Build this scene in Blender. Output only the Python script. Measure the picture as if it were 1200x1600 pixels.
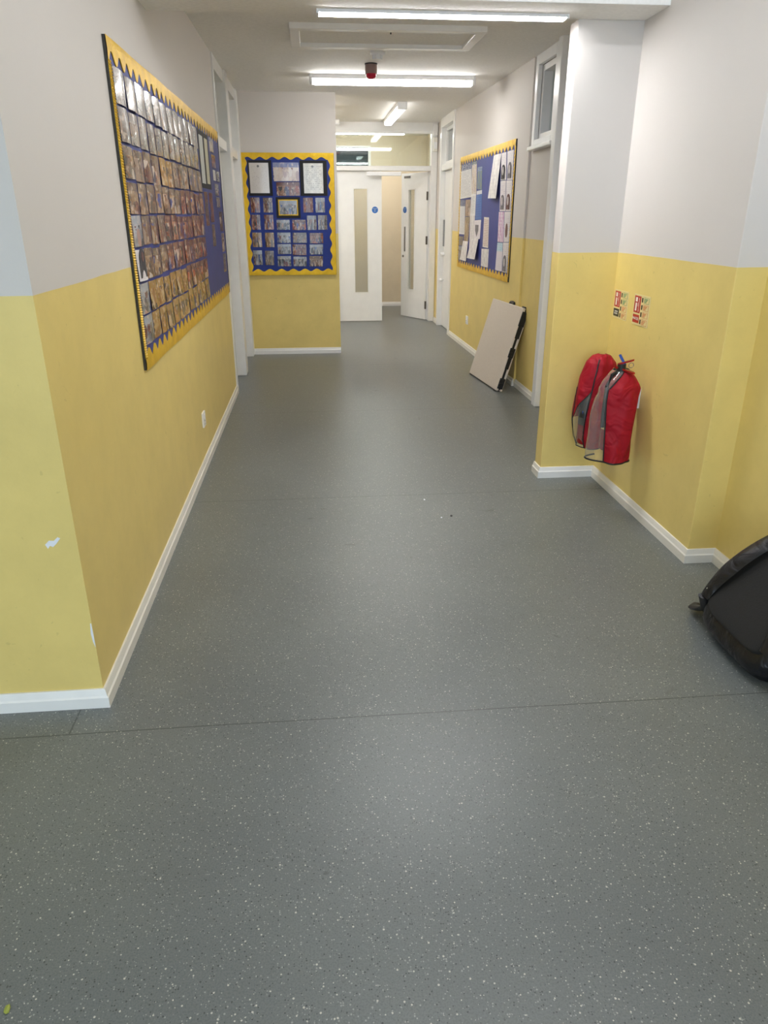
import bpy, bmesh, math, random
from mathutils import Vector, Matrix
random.seed(11)
S = bpy.context.scene
COL = S.collection
PI = math.pi
for o in list(bpy.data.objects):
    bpy.data.objects.remove(o)

# ------------------------------------------------------------------ camera, world, light, exposure
H = 1.45
PITCH, YAW, ROLL = math.radians(22.38), math.radians(5.25), math.radians(-0.094)
fw = Vector((math.sin(YAW)*math.cos(PITCH), math.cos(YAW)*math.cos(PITCH), -math.sin(PITCH)))
r0 = Vector((math.cos(YAW), -math.sin(YAW), 0)); u0 = r0.cross(fw)
rv = math.cos(ROLL)*r0 + math.sin(ROLL)*u0
uv_ = -math.sin(ROLL)*r0 + math.cos(ROLL)*u0
cd = bpy.data.cameras.new('camera'); cam = bpy.data.objects.new('camera', cd); COL.objects.link(cam)
cd.sensor_fit = 'HORIZONTAL'; cd.sensor_width = 36.0; cd.lens = 36.0*1130/1200
cd.clip_start = 0.02; cd.clip_end = 100
m = Matrix((rv, uv_, -fw)).transposed().to_4x4(); m.translation = Vector((0, 0, H)); cam.matrix_world = m
S.camera = cam
w = bpy.data.worlds.new('sky'); S.world = w; w.use_nodes = True
w.node_tree.nodes['Background'].inputs[0].default_value = (0.62, 0.78, 1.0, 1)
w.node_tree.nodes['Background'].inputs[1].default_value = 1.2
S.view_settings.view_transform = 'Standard'; S.view_settings.look = 'None'
S.view_settings.gamma = 1; S.view_settings.use_curve_mapping = False
S.view_settings.exposure = 0.46
S.cycles.use_denoising = True
S.cycles.max_bounces = 10; S.cycles.diffuse_bounces = 6; S.cycles.sample_clamp_indirect = 6

def area(name, loc, rot, sx, sy, col, power):
    d = bpy.data.lights.new(name, 'AREA'); d.shape = 'RECTANGLE'; d.size = sx; d.size_y = sy
    d.color = col; d.energy = power
    o = bpy.data.objects.new(name, d); o.location = loc; o.rotation_euler = rot; COL.objects.link(o); return o
# daylight coming in through the lobby window behind the camera
area('daylight', (-1.2, -4.25, 1.55), (PI/2, 0, 0), 4.6, 2.3, (0.70, 0.85, 1.0), 126)

E_TUBE = 24.0      # corridor tubes
E_LED = 66.0       # cool strip on the beam
E_LOBBY = 28.0     # lobby tubes (behind the camera)
E_NEXT = 32.0       # room past the double doors
WARM = (1.0, 0.98, 0.95); COOL = (0.97, 0.975, 1.0); MID = (0.93, 0.955, 1.0)

# ------------------------------------------------------------------ materials
def srgb(r, g, b):
    f = lambda c: (c/255/12.92) if c/255 <= 0.04045 else ((c/255+0.055)/1.055)**2.4
    return (f(r), f(g), f(b), 1)
class NT:
    def __init__(s, name):
        s.m = bpy.data.materials.new(name); s.m.use_nodes = True; s.t = s.m.node_tree
        s.b = s.t.nodes['Principled BSDF']; s.out = s.t.nodes['Material Output']
    def n(s, ty, **k):
        x = s.t.nodes.new(ty)
        for a, v in k.items():
            if a.startswith('i_'):
                key = a[2:]; x.inputs[int(key) if key.isdigit() else key.replace('_', ' ')].default_value = v
            else: setattr(x, a, v)
        return x
    def l(s, a, b): s.t.links.new(a, b)
    def math(s, op, a, b=None, c=None):
        x = s.n('ShaderNodeMath', operation=op)
        for i, v in enumerate((a, b, c)):
            if v is None: continue
            if hasattr(v, 'is_output'): s.l(v, x.inputs[i])
            else: x.inputs[i].default_value = v
        return x.outputs[0]
    def mix(s, f, a, b):
        x = s.n('ShaderNodeMix', data_type='RGBA')
        for sock, v in ((x.inputs[0], f), (x.inputs[6], a), (x.inputs[7], b)):
            if hasattr(v, 'is_output'): s.l(v, sock)
            else: sock.default_value = v
        return x.outputs[2]
    def ramp(s, f, stops, interp='LINEAR'):
        x = s.n('ShaderNodeValToRGB'); cr = x.color_ramp; cr.interpolation = interp
        while len(cr.elements) < len(stops): cr.elements.new(0.5)
        for e, (p, c) in zip(cr.elements, stops): e.position = p; e.color = c
        s.l(f, x.inputs[0]); return x.outputs[0]
    def bump(s, h, strength, dist):
        x = s.n('ShaderNodeBump', i_Strength=strength, i_Distance=dist); s.l(h, x.inputs['Height']); s.l(x.outputs[0], s.b.inputs['Normal'])
    def set(s, **k):
        for a, v in k.items(): s.b.inputs[a.replace('_', ' ')].default_value = v
    def base(s, c):
        if hasattr(c, 'is_output'): s.l(c, s.b.inputs['Base Color'])
        else: s.b.inputs['Base Color'].default_value = c

def plain(name, c, rough=0.5, metal=0.0, spec=0.5, noise=0.04, scale=30, bump=0.0):
    t = NT(name); tc = t.n('ShaderNodeTexCoord')
    nz = t.n('ShaderNodeTexNoise', i_Scale=scale, i_Detail=3.0); t.l(tc.outputs['Object'], nz.inputs['Vector'])
    k = t.ramp(nz.outputs[0], [(0.3, (c[0]*(1-noise), c[1]*(1-noise), c[2]*(1-noise), 1)), (0.7, (min(1, c[0]*(1+noise)), min(1, c[1]*(1+noise)), min(1, c[2]*(1+noise)), 1))])
    t.base(k); t.set(Roughness=rough, Metallic=metal, Specular_IOR_Level=spec)
    if bump: t.bump(nz.outputs[0], bump, 0.002)
    return t.m

YEL = srgb(232, 208, 128); OFFW = srgb(214, 208, 202)
def wall_paint(name, lower, upper, dado=1.26):
    t = NT(name); g = t.n('ShaderNodeNewGeometry'); sp = t.n('ShaderNodeSeparateXYZ'); t.l(g.outputs['Position'], sp.inputs[0])
    nz = t.n('ShaderNodeTexNoise', i_Scale=2.2, i_Detail=4.0); t.l(g.outputs['Position'], nz.inputs['Vector'])
    wob = t.math('MULTIPLY_ADD', nz.outputs[0], 0.008, -0.004)
    zz = t.math('ADD', sp.outputs[2], wob)
    mask = t.math('GREATER_THAN', zz, dado)
    # roller patches and scuffs stay with the paint
    big = t.n('ShaderNodeTexNoise', i_Scale=5.0, i_Detail=6.0, i_Roughness=0.65); t.l(g.outputs['Position'], big.inputs['Vector'])
    dark = lambda c, f: (c[0]*f, c[1]*f, c[2]*f, 1)
    lo = t.mix(t.ramp(big.outputs[0], [(0.35, (0, 0, 0, 1)), (0.65, (1, 1, 1, 1))]), dark(lower, 0.93), lower)
    sc = t.n('ShaderNodeTexNoise', i_Scale=14.0, i_Detail=2.0, i_Distortion=2.5); t.l(g.outputs['Position'], sc.inputs['Vector'])
    scm = t.ramp(sc.outputs[0], [(0.715, (0, 0, 0, 1)), (0.745, (1, 1, 1, 1))])
    lo = t.mix(t.math('MULTIPLY', scm, 0.22), lo, dark(lower, 0.5))
    up = t.mix(big.outputs[0], dark(upper, 0.97), upper)
    t.base(t.mix(mask, lo, up))
    t.set(Roughness=0.5, Specular_IOR_Level=0.35)
    t.l(t.math('MULTIPLY_ADD', mask, 0.2, 0.42), t.b.inputs['Roughness'])
    fine = t.n('ShaderNodeTexNoise', i_Scale=90.0, i_Detail=2.0); t.l(g.outputs['Position'], fine.inputs['Vector'])
    t.bump(fine.outputs[0], 0.12, 0.002)
    return t.m
M = {}
M['wall'] = wall_paint('two_tone_wall_paint', YEL, OFFW)
M['beige'] = wall_paint('beige_wall_paint', srgb(216, 202, 176), srgb(216, 202, 176))
M['ceil'] = plain('ceiling_paint', srgb(244, 242, 238), 0.8, bump=0.15, scale=60)
M['gloss'] = plain('white_gloss_paint', srgb(236, 235, 232), 0.28, noise=0.02, scale=12)
M['cream'] = plain('cream_gloss_paint', srgb(232, 228, 218), 0.3, noise=0.03, scale=12)
M['door'] = plain('white_door_paint', srgb(238, 238, 236), 0.35, noise=0.02, scale=8)
M['grey_room'] = plain('grey_room_paint', srgb(190, 194, 196), 0.8)
M['upvc'] = plain('white_plastic', srgb(240, 240, 240), 0.3, noise=0.01)
M['steel'] = plain('brushed_steel', srgb(150, 148, 146), 0.35, 0.9)
M['dark_steel'] = plain('dark_hinge_steel', srgb(105, 100, 95), 0.4, 0.8)
M['black'] = plain('black_plastic', srgb(24, 24, 26), 0.4, noise=0.1)
M['blackcard'] = plain('black_card', srgb(20, 20, 24), 0.7, noise=0.1)
M['board_edge'] = plain('board_edge_strip', srgb(48, 46, 42), 0.6, noise=0.4, scale=90)
M['blue'] = plain('blue_backing_paper', srgb(42, 54, 128), 0.55, noise=0.08, scale=6, bump=0.2)
M['blue2'] = plain('royal_blue_backing_paper', srgb(16, 44, 128), 0.6, noise=0.08, scale=6)
M['chip'] = plain('bare_plaster', srgb(232, 234, 240), 0.8)
t = NT('red_cover_fabric'); tc = t.n('ShaderNodeTexCoord')
nz = t.n('ShaderNodeTexNoise', i_Scale=9.0, i_Detail=2.0, i_Distortion=1.2); t.l(tc.outputs['Object'], nz.inputs['Vector'])
t.base(t.ramp(nz.outputs[0], [(0.3, srgb(148, 8, 30)), (0.7, srgb(164, 11, 34))])); t.set(Roughness=0.62, Specular_IOR_Level=0.3)
t.bump(nz.outputs[0], 0.9, 0.03); M['red'] = t.m
M['redpaint'] = plain('red_enamel', srgb(150, 10, 16), 0.25)
M['redplastic'] = plain('red_lens', srgb(190, 10, 50), 0.25)
M['blueplastic'] = plain('blue_plastic', srgb(24, 70, 160), 0.4)
M['table'] = plain('beige_table_plastic', srgb(214, 202, 188), 0.5, noise=0.03, scale=60, bump=0.1)
t = NT('black_nylon'); tc = t.n('ShaderNodeTexCoord')
nz = t.n('ShaderNodeTexNoise', i_Scale=11.0, i_Detail=3.0, i_Distortion=0.8); t.l(tc.outputs['Object'], nz.inputs['Vector'])
t.base(srgb(15, 16, 21)); t.set(Roughness=0.42); t.bump(nz.outputs[0], 0.8, 0.02); M['bagfabric'] = t.m
M['bagpanel'] = plain('black_mesh_foam', srgb(24, 23, 22), 0.85, noise=0.2, scale=200, bump=0.4)
M['signwhite'] = plain('cream_sign_plastic', srgb(226, 208, 150), 0.35, noise=0.02)
M['signred'] = plain('sign_red', srgb(186, 36, 30), 0.4)
M['signgreen'] = plain('sign_green', srgb(60, 140, 96), 0.4)
M['signink'] = plain('sign_black', srgb(40, 36, 30), 0.4)
M['signorange'] = plain('sign_rust', srgb(206, 110, 66), 0.4)
M['white_ink'] = plain('white_ink', srgb(240, 236, 226), 0.4)
M['firedoorblue'] = plain('fire_door_blue', srgb(20, 100, 180), 0.35)
M['leafgreen'] = plain('yellow_green_scrap', srgb(150, 160, 70), 0.6)

def gold(name, c, ribs=False):
    t = NT(name); tc = t.n('ShaderNodeTexCoord')
    vo = t.n('ShaderNodeTexVoronoi', i_Scale=110.0); t.l(tc.outputs['Object'], vo.inputs['Vector'])
    nz = t.n('ShaderNodeTexNoise', i_Scale=14.0, i_Detail=3.0); t.l(tc.outputs['Object'], nz.inputs['Vector'])
    t.base(t.ramp(nz.outputs[0], [(0.3, (c[0]*0.8, c[1]*0.75, c[2]*0.7, 1)), (0.7, c)]))
    t.set(Metallic=0.35, Roughness=0.42, Specular_IOR_Level=0.3)
    h = t.math('ADD', t.math('MULTIPLY', vo.outputs[0], 0.5), nz.outputs[0])
    t.bump(h, 0.5, 0.004); return t.m
M['gold'] = gold('embossed_gold_foil', srgb(236, 194, 48))

def floor_mat():
    t = NT('flecked_grey_vinyl'); g = t.n('ShaderNodeNewGeometry'); sp = t.n('ShaderNodeSeparateXYZ'); t.l(g.outputs['Position'], sp.inputs[0])
    big = t.n('ShaderNodeTexNoise', i_Scale=1.6, i_Detail=5.0, i_Roughness=0.6); t.l(g.outputs['Position'], big.inputs['Vector'])
    c = t.mix(t.ramp(big.outputs[0], [(0.3, (0, 0, 0, 1)), (0.7, (1, 1, 1, 1))]), srgb(106, 110, 109), srgb(117, 121, 119))
    mid = t.n('ShaderNodeTexNoise', i_Scale=240.0, i_Detail=2.0); t.l(g.outputs['Position'], mid.inputs['Vector'])
    c = t.mix(t.math('MULTIPLY', t.ramp(mid.outputs[0], [(0.45, (0, 0, 0, 1)), (0.62, (1, 1, 1, 1))]), 0.35), c, srgb(78, 84, 82))
    def flecks(scale, frac, size, col, c):
        v = t.n('ShaderNodeTexVoronoi', i_Scale=scale); t.l(g.outputs['Position'], v.inputs['Vector'])
        s2 = t.n('ShaderNodeSeparateColor'); t.l(v.outputs['Color'], s2.inputs[0])
        pick = t.math('LESS_THAN', s2.outputs[0], frac)
        rad = t.math('MULTIPLY', s2.outputs[1], size)
        msk = t.math('MULTIPLY', pick, t.math('LESS_THAN', v.outputs['Distance'], rad))
        return t.mix(msk, c, col)
    c = flecks(190, 0.30, 0.42, srgb(72, 76, 74), c)
    c = flecks(210, 0.26, 0.45, srgb(152, 154, 148), c)
    c = flecks(150, 0.13, 0.36, srgb(196, 192, 180), c)
    # shoe scuffs
    sc = t.n('ShaderNodeTexNoise', i_Scale=9.0, i_Detail=3.0, i_Distortion=1.5); t.l(g.outputs['Position'], sc.inputs['Vector'])
    c = t.mix(t.math('MULTIPLY', t.ramp(sc.outputs[0], [(0.70, (0, 0, 0, 1)), (0.76, (1, 1, 1, 1))]), 0.45), c, srgb(62, 62, 58))
    # welded seams between the rolls of vinyl
    wob = t.n('ShaderNodeTexNoise', i_Scale=1.2); t.l(g.outputs['Position'], wob.inputs['Vector'])
    y = t.math('ADD', sp.outputs[1], t.math('MULTIPLY_ADD', wob.outputs[0], 0.016, -0.008))
    fr = t.math('ABSOLUTE', t.math('SUBTRACT', t.math('FRACT', t.math('MULTIPLY_ADD', y, 1/1.9, 0.5-1.842/1.9)), 0.5))
    sm = t.math('LESS_THAN', fr, 0.0013)
    xs = t.math('LESS_THAN', t.math('ABSOLUTE', t.math('ADD', sp.outputs[0], 0.786)), 0.0025)
    xs = t.math('MULTIPLY', xs, t.math('GREATER_THAN', sp.outputs[1], 1.84))
    sm = t.math('MAXIMUM', sm, xs)
    c = t.mix(t.math('MULTIPLY', sm, 0.62), c, srgb(52, 54, 52))
    t.base(c); t.set(Specular_IOR_Level=0.5)
    t.l(t.math('MULTIPLY_ADD', big.outputs[0], 0.12, 0.30), t.b.inputs['Roughness'])
    b2 = t.n('ShaderNodeTexNoise', i_Scale=130.0, i_Detail=2.0); t.l(g.outputs['Position'], b2.inputs['Vector'])
    t.bump(b2.outputs[0], 0.25, 0.0015)
    return t.m
M['floor'] = floor_mat()

def emit(name, col, s):
    t = NT(name); t.base((0.9, 0.9, 0.9, 1)); t.set(Roughness=0.4)
    t.b.inputs['Emission Color'].default_value = (*col, 1); t.b.inputs['Emission Strength'].default_value = s
    return t.m
M['tube'] = emit('lit_tube_diffuser', WARM, E_TUBE)
M['tube_pale'] = emit('lit_pale_tube_diffuser', (1.0, 0.98, 0.96), 6.0)
M['passage_fill'] = emit('passage_fill_diffuser', (1.0, 0.99, 0.98), 50.0)  # for the fill light added out of view in the passage
M['led'] = emit('lit_cool_strip', COOL, E_LED)
M['lobbytube'] = emit('lit_lobby_diffuser', MID, E_LOBBY)
M['nexttube'] = emit('lit_side_room_diffuser', WARM, E_NEXT)

def glass(name, tint=(1, 1, 1, 1), refl=1.0, milky=0.0):
    t = NT(name); t.t.nodes.remove(t.b)
    tr = t.n('ShaderNodeBsdfTransparent'); tr.inputs[0].default_value = tint
    gl = t.n('ShaderNodeBsdfGlossy'); gl.inputs['Roughness'].default_value = 0.02
    lw = t.n('ShaderNodeLayerWeight', i_Blend=0.5); fr = t.math('MULTIPLY_ADD', t.math('POWER', lw.outputs['Facing'], 5.0), 0.93, 0.045)
    mx = t.n('ShaderNodeMixShader'); t.l(t.math('MINIMUM', t.math('MULTIPLY', fr, refl), 1.0), mx.inputs[0]); t.l(tr.outputs[0], mx.inputs[1]); t.l(gl.outputs[0], mx.inputs[2])
    res = mx.outputs[0]
    if milky:
        df = t.n('ShaderNodeBsdfDiffuse'); df.inputs[0].default_value = (0.8, 0.8, 0.78, 1)
        m2 = t.n('ShaderNodeMixShader'); m2.inputs[0].default_value = milky; t.l(res, m2.inputs[1]); t.l(df.outputs[0], m2.inputs[2]); res = m2.outputs[0]
    t.l(res, t.out.inputs[0]); return t.m
M['glass'] = glass('clear_glass', (0.9, 0.95, 0.94, 1), 1.6)
M['doorglass'] = glass('wired_door_glass', (0.9, 0.91, 0.88, 1), 1.2, 0.12)
M['vinylclear'] = glass('clear_vinyl_window', (0.93, 0.93, 0.92, 1), 1.8, 0.10)

def photo_mat(name, bg, crowd, top, ku=1.0, shine=0.5, coat=0.3):
    """A printed photograph: background, a row of standing figures, a lighter or darker top."""
    t = NT(name); uv = t.n('ShaderNodeUVMap'); oi = t.n('ShaderNodeObjectInfo')
    off = t.n('ShaderNodeVectorMath', operation='SCALE'); off.inputs[0].default_value = (61.0, 37.0, 83.0); t.l(oi.outputs['Random'], off.inputs['Scale'])
    def coords(sx, sy):
        a = t.n('ShaderNodeVectorMath', operation='MULTIPLY'); t.l(uv.outputs[0], a.inputs[0]); a.inputs[1].default_value = (sx*ku, sy, 1)
        b = t.n('ShaderNodeVectorMath', operation='ADD'); t.l(a.outputs[0], b.inputs[0]); t.l(off.outputs[0], b.inputs[1]); return b.outputs[0]
    sp = t.n('ShaderNodeSeparateXYZ'); t.l(uv.outputs[0], sp.inputs[0])
    n1 = t.n('ShaderNodeTexNoise', i_Scale=1.0, i_Detail=5.0, i_Roughness=0.6); t.l(coords(2.2, 1.6), n1.inputs['Vector'])
    c = t.ramp(n1.outputs[0], [(0.30+0.4*i/(len(bg)-1), x) for i, x in enumerate(bg)])
    c = t.mix(t.math('MULTIPLY', t.math('GREATER_THAN', sp.outputs[1], 0.74), 0.7), c, top)
    vo = t.n('ShaderNodeTexVoronoi', i_Scale=1.0); t.l(coords(6.0, 1.5), vo.inputs['Vector'])
    s3 = t.n('ShaderNodeSeparateColor'); t.l(vo.outputs['Color'], s3.inputs[0])
    cc = t.ramp(s3.outputs[0], [(i/len(crowd), x) for i, x in enumerate(crowd)], 'CONSTANT')
    n2 = t.n('ShaderNodeTexNoise', i_Scale=1.0, i_Detail=3.0); t.l(coords(9.0, 6.0), n2.inputs['Vector'])
    d = t.math('ADD', vo.outputs['Distance'], t.math('MULTIPLY', n2.outputs[0], 0.5))
    low = t.math('MULTIPLY', t.math('LESS_THAN', d, 0.74), t.math('LESS_THAN', t.math('MULTIPLY_ADD', n1.outputs[0], 0.3, sp.outputs[1]), 0.86))
    c = t.mix(t.math('MULTIPLY', low, 0.88), c, cc)
    n3 = t.n('ShaderNodeTexNoise', i_Scale=1.0, i_Detail=2.0); t.l(coords(12, 4), n3.inputs['Vector'])
    c = t.mix(t.math('MULTIPLY', t.ramp(n3.outputs[0], [(0.56, (0, 0, 0, 1)), (0.72, (1, 1, 1, 1))]), 0.55), c, srgb(222, 200, 178))
    t.base(c); t.set(Roughness=0.25, Specular_IOR_Level=shine, Coat_Weight=coat, Coat_Roughness=0.06)
    n4 = t.n('ShaderNodeTexNoise', i_Scale=1.0, i_Detail=1.0); t.l(coords(3, 1.0), n4.inputs['Vector'])
    t.bump(n4.outputs[0], 0.35, 0.01)
    return t.m
B = lambda *a: srgb(*a)
CROWD1 = [B(84, 20, 24), B(22, 28, 70), B(22, 20, 22), B(150, 128, 112), B(120, 56, 30), B(36, 50, 120), B(196, 182, 168), B(52, 32, 26)]
M['photo_hall'] = photo_mat('hall_photo_print', [B(59, 39, 28), B(109, 77, 52), B(154, 131, 104)], CROWD1, B(86, 66, 52))
M['photo_grey'] = photo_mat('grey_photo_print', [B(63, 54, 50), B(104, 91, 82), B(147, 140, 136)], [B(39, 30, 28), B(109, 77, 52), B(75, 73, 82), B(32, 36, 59), B(131, 104, 82)], B(100, 91, 88))
M['photo_red'] = photo_mat('red_crowd_photo_print', [B(57, 23, 18), B(111, 55, 32), B(147, 115, 90)], [B(21, 28, 82), B(93, 21, 16), B(18, 18, 21), B(30, 48, 108), B(142, 64, 32), B(167, 147, 131)], B(82, 36, 25))
M['photo_ochre'] = photo_mat('ochre_photo_print', [B(82, 55, 23), B(131, 93, 41), B(163, 135, 88)], [B(117, 75, 30), B(55, 41, 25), B(165, 142, 108), B(43, 46, 79), B(147, 104, 41)], B(135, 104, 54))
M['photo_out'] = photo_mat('outdoor_photo_print', [B(72, 77, 82), B(122, 120, 122), B(167, 167, 172)], [B(19, 21, 34), B(86, 25, 32), B(30, 68, 126), B(18, 18, 21), B(151, 117, 106), B(81, 72, 72)], B(144, 149, 158))
M['wide_hall'] = photo_mat('long_board_hall_photo_print', [B(67, 44, 31), B(125, 88, 59), B(176, 149, 118)], CROWD1, B(97, 75, 59), 0.42, 0.25, 0.12)
M['wide_grey'] = photo_mat('long_board_grey_photo_print', [B(70, 60, 56), B(116, 102, 92), B(164, 156, 152)], [B(44, 34, 32), B(122, 86, 58), B(84, 82, 92), B(36, 40, 66), B(146, 116, 92)], B(112, 102, 98), 0.42, 0.5, 0.35)
M['wide_red'] = photo_mat('long_board_red_crowd_photo_print', [B(64, 26, 19), B(126, 63, 36), B(167, 130, 102)], [B(23, 31, 93), B(106, 23, 18), B(19, 19, 23), B(34, 55, 122), B(162, 73, 36), B(191, 167, 149)], B(93, 40, 27), 0.42, 0.2, 0.08)
M['wide_ochre'] = photo_mat('long_board_ochre_photo_print', [B(93, 62, 26), B(148, 105, 46), B(184, 152, 99)], [B(132, 85, 33), B(62, 46, 27), B(187, 160, 122), B(48, 52, 88), B(166, 117, 46)], B(152, 117, 61), 0.42, 0.2, 0.08)
M['wide_out'] = photo_mat('long_board_outdoor_photo_print', [B(80, 86, 92), B(136, 134, 136), B(186, 186, 192)], [B(22, 24, 38), B(96, 28, 36), B(34, 76, 140), B(20, 20, 24), B(168, 130, 118), B(90, 80, 80)], B(160, 166, 176), 0.42, 0.3, 0)
def doc_mat(name, paper, ink, rows=26, density=0.5, head=None, headcol=None, margin=0.1, gloss=0.45, crest=False, tint=None):
    t = NT(name); uv = t.n('ShaderNodeUVMap'); oi = t.n('ShaderNodeObjectInfo')
    sp = t.n('ShaderNodeSeparateXYZ'); t.l(uv.outputs[0], sp.inputs[0]); u, v = sp.outputs[0], sp.outputs[1]
    ln = t.math('LESS_THAN', t.math('FRACT', t.math('MULTIPLY', v, float(rows))), 0.5)
    a = t.n('ShaderNodeCombineXYZ'); t.l(t.math('MULTIPLY', u, 26.0), a.inputs[0]); t.l(t.math('FLOOR', t.math('MULTIPLY', v, float(rows))), a.inputs[1]); t.l(t.math('MULTIPLY', oi.outputs['Random'], 50.0), a.inputs[2])
    nz = t.n('ShaderNodeTexNoise', i_Scale=1.0, i_Detail=1.0); t.l(a.outputs[0], nz.inputs['Vector'])
    msk = t.math('MULTIPLY', ln, t.math('GREATER_THAN', nz.outputs[0], 1-density))
    inm = t.math('MULTIPLY', t.math('MULTIPLY', t.math('GREATER_THAN', u, margin), t.math('LESS_THAN', u, 1-margin)), t.math('MULTIPLY', t.math('GREATER_THAN', v, margin), t.math('LESS_THAN', v, 1-margin)))
    msk = t.math('MULTIPLY', msk, inm)
    c = paper
    if tint:
        n2 = t.n('ShaderNodeTexNoise', i_Scale=4.0, i_Detail=4.0); t.l(uv.outputs[0], n2.inputs['Vector'])
        c = t.mix(t.ramp(n2.outputs[0], [(0.42, (0, 0, 0, 1)), (0.6, (1, 1, 1, 1))]), paper, tint)
    c = t.mix(t.math('MULTIPLY', msk, 0.75), c, ink)
    if head:
        hm = t.math('GREATER_THAN', v, 1-head); c = t.mix(hm, c, headcol)
        bl = t.math('MULTIPLY', t.math('MULTIPLY', hm, t.math('GREATER_THAN', nz.outputs[0], 0.52)), ln); c = t.mix(t.math('MULTIPLY', bl, 0.8), c, B(232, 232, 236))
    if crest:
        d = t.math('SQRT', t.math('ADD', t.math('POWER', t.math('SUBTRACT', u, 0.46), 2.0), t.math('POWER', t.math('MULTIPLY', t.math('SUBTRACT', v, 0.89), 1.5), 2.0)))
        c = t.mix(t.math('MULTIPLY', t.math('LESS_THAN', d, 0.06), 0.75), c, B(60, 56, 56))
    t.base(c); t.set(Roughness=gloss); return t.m
WHITE = B(228, 226, 224)
M['doc_news'] = doc_mat('newsletter_print', WHITE, B(150, 150, 160), 30, 0.62, 0.18, B(36, 48, 100), 0.04)
M['doc_text'] = doc_mat('typed_sheet', WHITE, B(120, 118, 124), 34, 0.5)
M['doc_list'] = doc_mat('ruled_list_sheet', B(222, 216, 206), B(176, 120, 118), 18, 0.6, None, None, 0.05)
M['doc_faint'] = doc_mat('faint_pencil_sheet', B(226, 222, 218), B(190, 184, 184), 12, 0.42, tint=B(204, 198, 198))
M['doc_leaf'] = doc_mat('colour_leaflet_print', B(216, 208, 206), B(150, 90, 110), 22, 0.5, 0.1, B(60, 70, 70), 0.05, tint=B(206, 196, 160))
M['doc_green'] = doc_mat('green_leaflet_print', B(92, 120, 150), B(60, 70, 100), 16, 0.5, 0.2, B(70, 100, 140), 0.02, tint=B(128, 138, 112))
M['doc_bluep'] = doc_mat('blue_poster_print', B(44, 96, 168), B(30, 60, 130), 12, 0.5, 0.13, B(216, 216, 222), 0.04)
M['doc_pink'] = doc_mat('pink_doodle_sheet', B(226, 214, 222), B(190, 120, 170), 9, 0.45, tint=B(206, 160, 200), margin=0.03)
M['doc_cyan'] = doc_mat('pale_sheet_with_blue_top', B(224, 216, 222), B(200, 190, 200), 14, 0.4, 0.3, B(176, 206, 220), 0.05)
M['doc_port'] = doc_mat('portrait_worksheet', B(222, 216, 218), B(176, 160, 176), 16, 0.45, margin=0.06)
M['letter'] = doc_mat('headed_letter_print', B(206, 200, 194), B(168, 160, 156), 24, 0.42, gloss=0.15, crest=True)
M['cert'] = doc_mat('certificate_print', B(200, 196, 186), B(164, 158, 148), 16, 0.5, gloss=0.1, crest=True, tint=B(216, 212, 200))
M['doc_long'] = doc_mat('pale_information_card', B(214, 216, 214), B(160, 170, 172), 30, 0.4, tint=B(196, 204, 204))
M['doc_long2'] = doc_mat('cream_information_card', B(214, 208, 180), B(160, 160, 140), 30, 0.4, tint=B(200, 198, 176))
M['doc_news_photo'] = photo_mat('newspaper_page_print', [B(150, 130, 124), B(196, 180, 172), B(216, 206, 200)], [B(110, 40, 50), B(200, 190, 184), B(170, 150, 150), B(60, 60, 90), B(214, 206, 200)], B(60, 92, 160))
M['ink_dark'] = plain('dark_pencil_shading', B(66, 62, 64), 0.8, noise=0.3)
M['ink_grey'] = plain('grey_pencil_shading', B(120, 114, 116), 0.8, noise=0.2)
M['ink_brown'] = plain('brown_crayon_shading', B(112, 80, 74), 0.8, noise=0.3)
M['ink_pale'] = plain('pale_pencil_shading', B(190, 182, 180), 0.8, noise=0.2)

# ------------------------------------------------------------------ geometry helpers
def bx(bm, x0, x1, y0, y1, z0, z1, bev=0.0, seg=2):
    r = bmesh.ops.create_cube(bm, size=1.0)
    for v in r['verts']:
        v.co = Vector(((x0+x1)/2+v.co.x*(x1-x0), (y0+y1)/2+v.co.y*(y1-y0), (z0+z1)/2+v.co.z*(z1-z0)))
    if bev:
        ed = list({e for v in r['verts'] for e in v.link_edges})
        bmesh.ops.bevel(bm, geom=ed, offset=bev, segments=seg, affect='EDGES', profile=0.5)
    return bm
def box(*a, **k): return bx(bmesh.new(), *a, **k)
def cyl(bm, p, d, r, h, n=24, r2=None):
    d = Vector(d).normalized(); q = d.to_track_quat('Z', 'Y').to_matrix().to_4x4(); q.translation = Vector(p)+d*h/2
    bmesh.ops.create_cone(bm, cap_ends=True, segments=n, radius1=r, radius2=r if r2 is None else r2, depth=h, matrix=q); return bm
def ball(bm, p, r, sx=1, sy=1, sz=1):
    mt = Matrix.Translation(p) @ Matrix.Diagonal((r*sx, r*sy, r*sz, 1)); bmesh.ops.create_uvsphere(bm, u_segments=20, v_segments=12, radius=1, matrix=mt); return bm
def tube(bm, pts, r, n=8, flat=1.0, closed=False):
    pts = [Vector(p) for p in pts]; rings = []
    for i, p in enumerate(pts):
        a = pts[i-1] if (i or closed) else p; b = pts[(i+1) % len(pts)] if (i < len(pts)-1 or closed) else p
        t = (b-a).normalized(); up = Vector((0, 0, 1)) if abs(t.z) < 0.9 else Vector((1, 0, 0))
        s = t.cross(up).normalized(); q = s.cross(t)
        rings.append([bm.verts.new(p+s*r*math.cos(2*PI*k/n)+q*r*flat*math.sin(2*PI*k/n)) for k in range(n)])
    L = len(rings)
    for i in range(L if closed else L-1):
        A, C = rings[i], rings[(i+1) % L]
        for k in range(n): bm.faces.new((A[k], A[(k+1) % n], C[(k+1) % n], C[k]))
    if not closed: bm.faces.new(rings[0][::-1]); bm.faces.new(rings[-1])
    return bm
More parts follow.
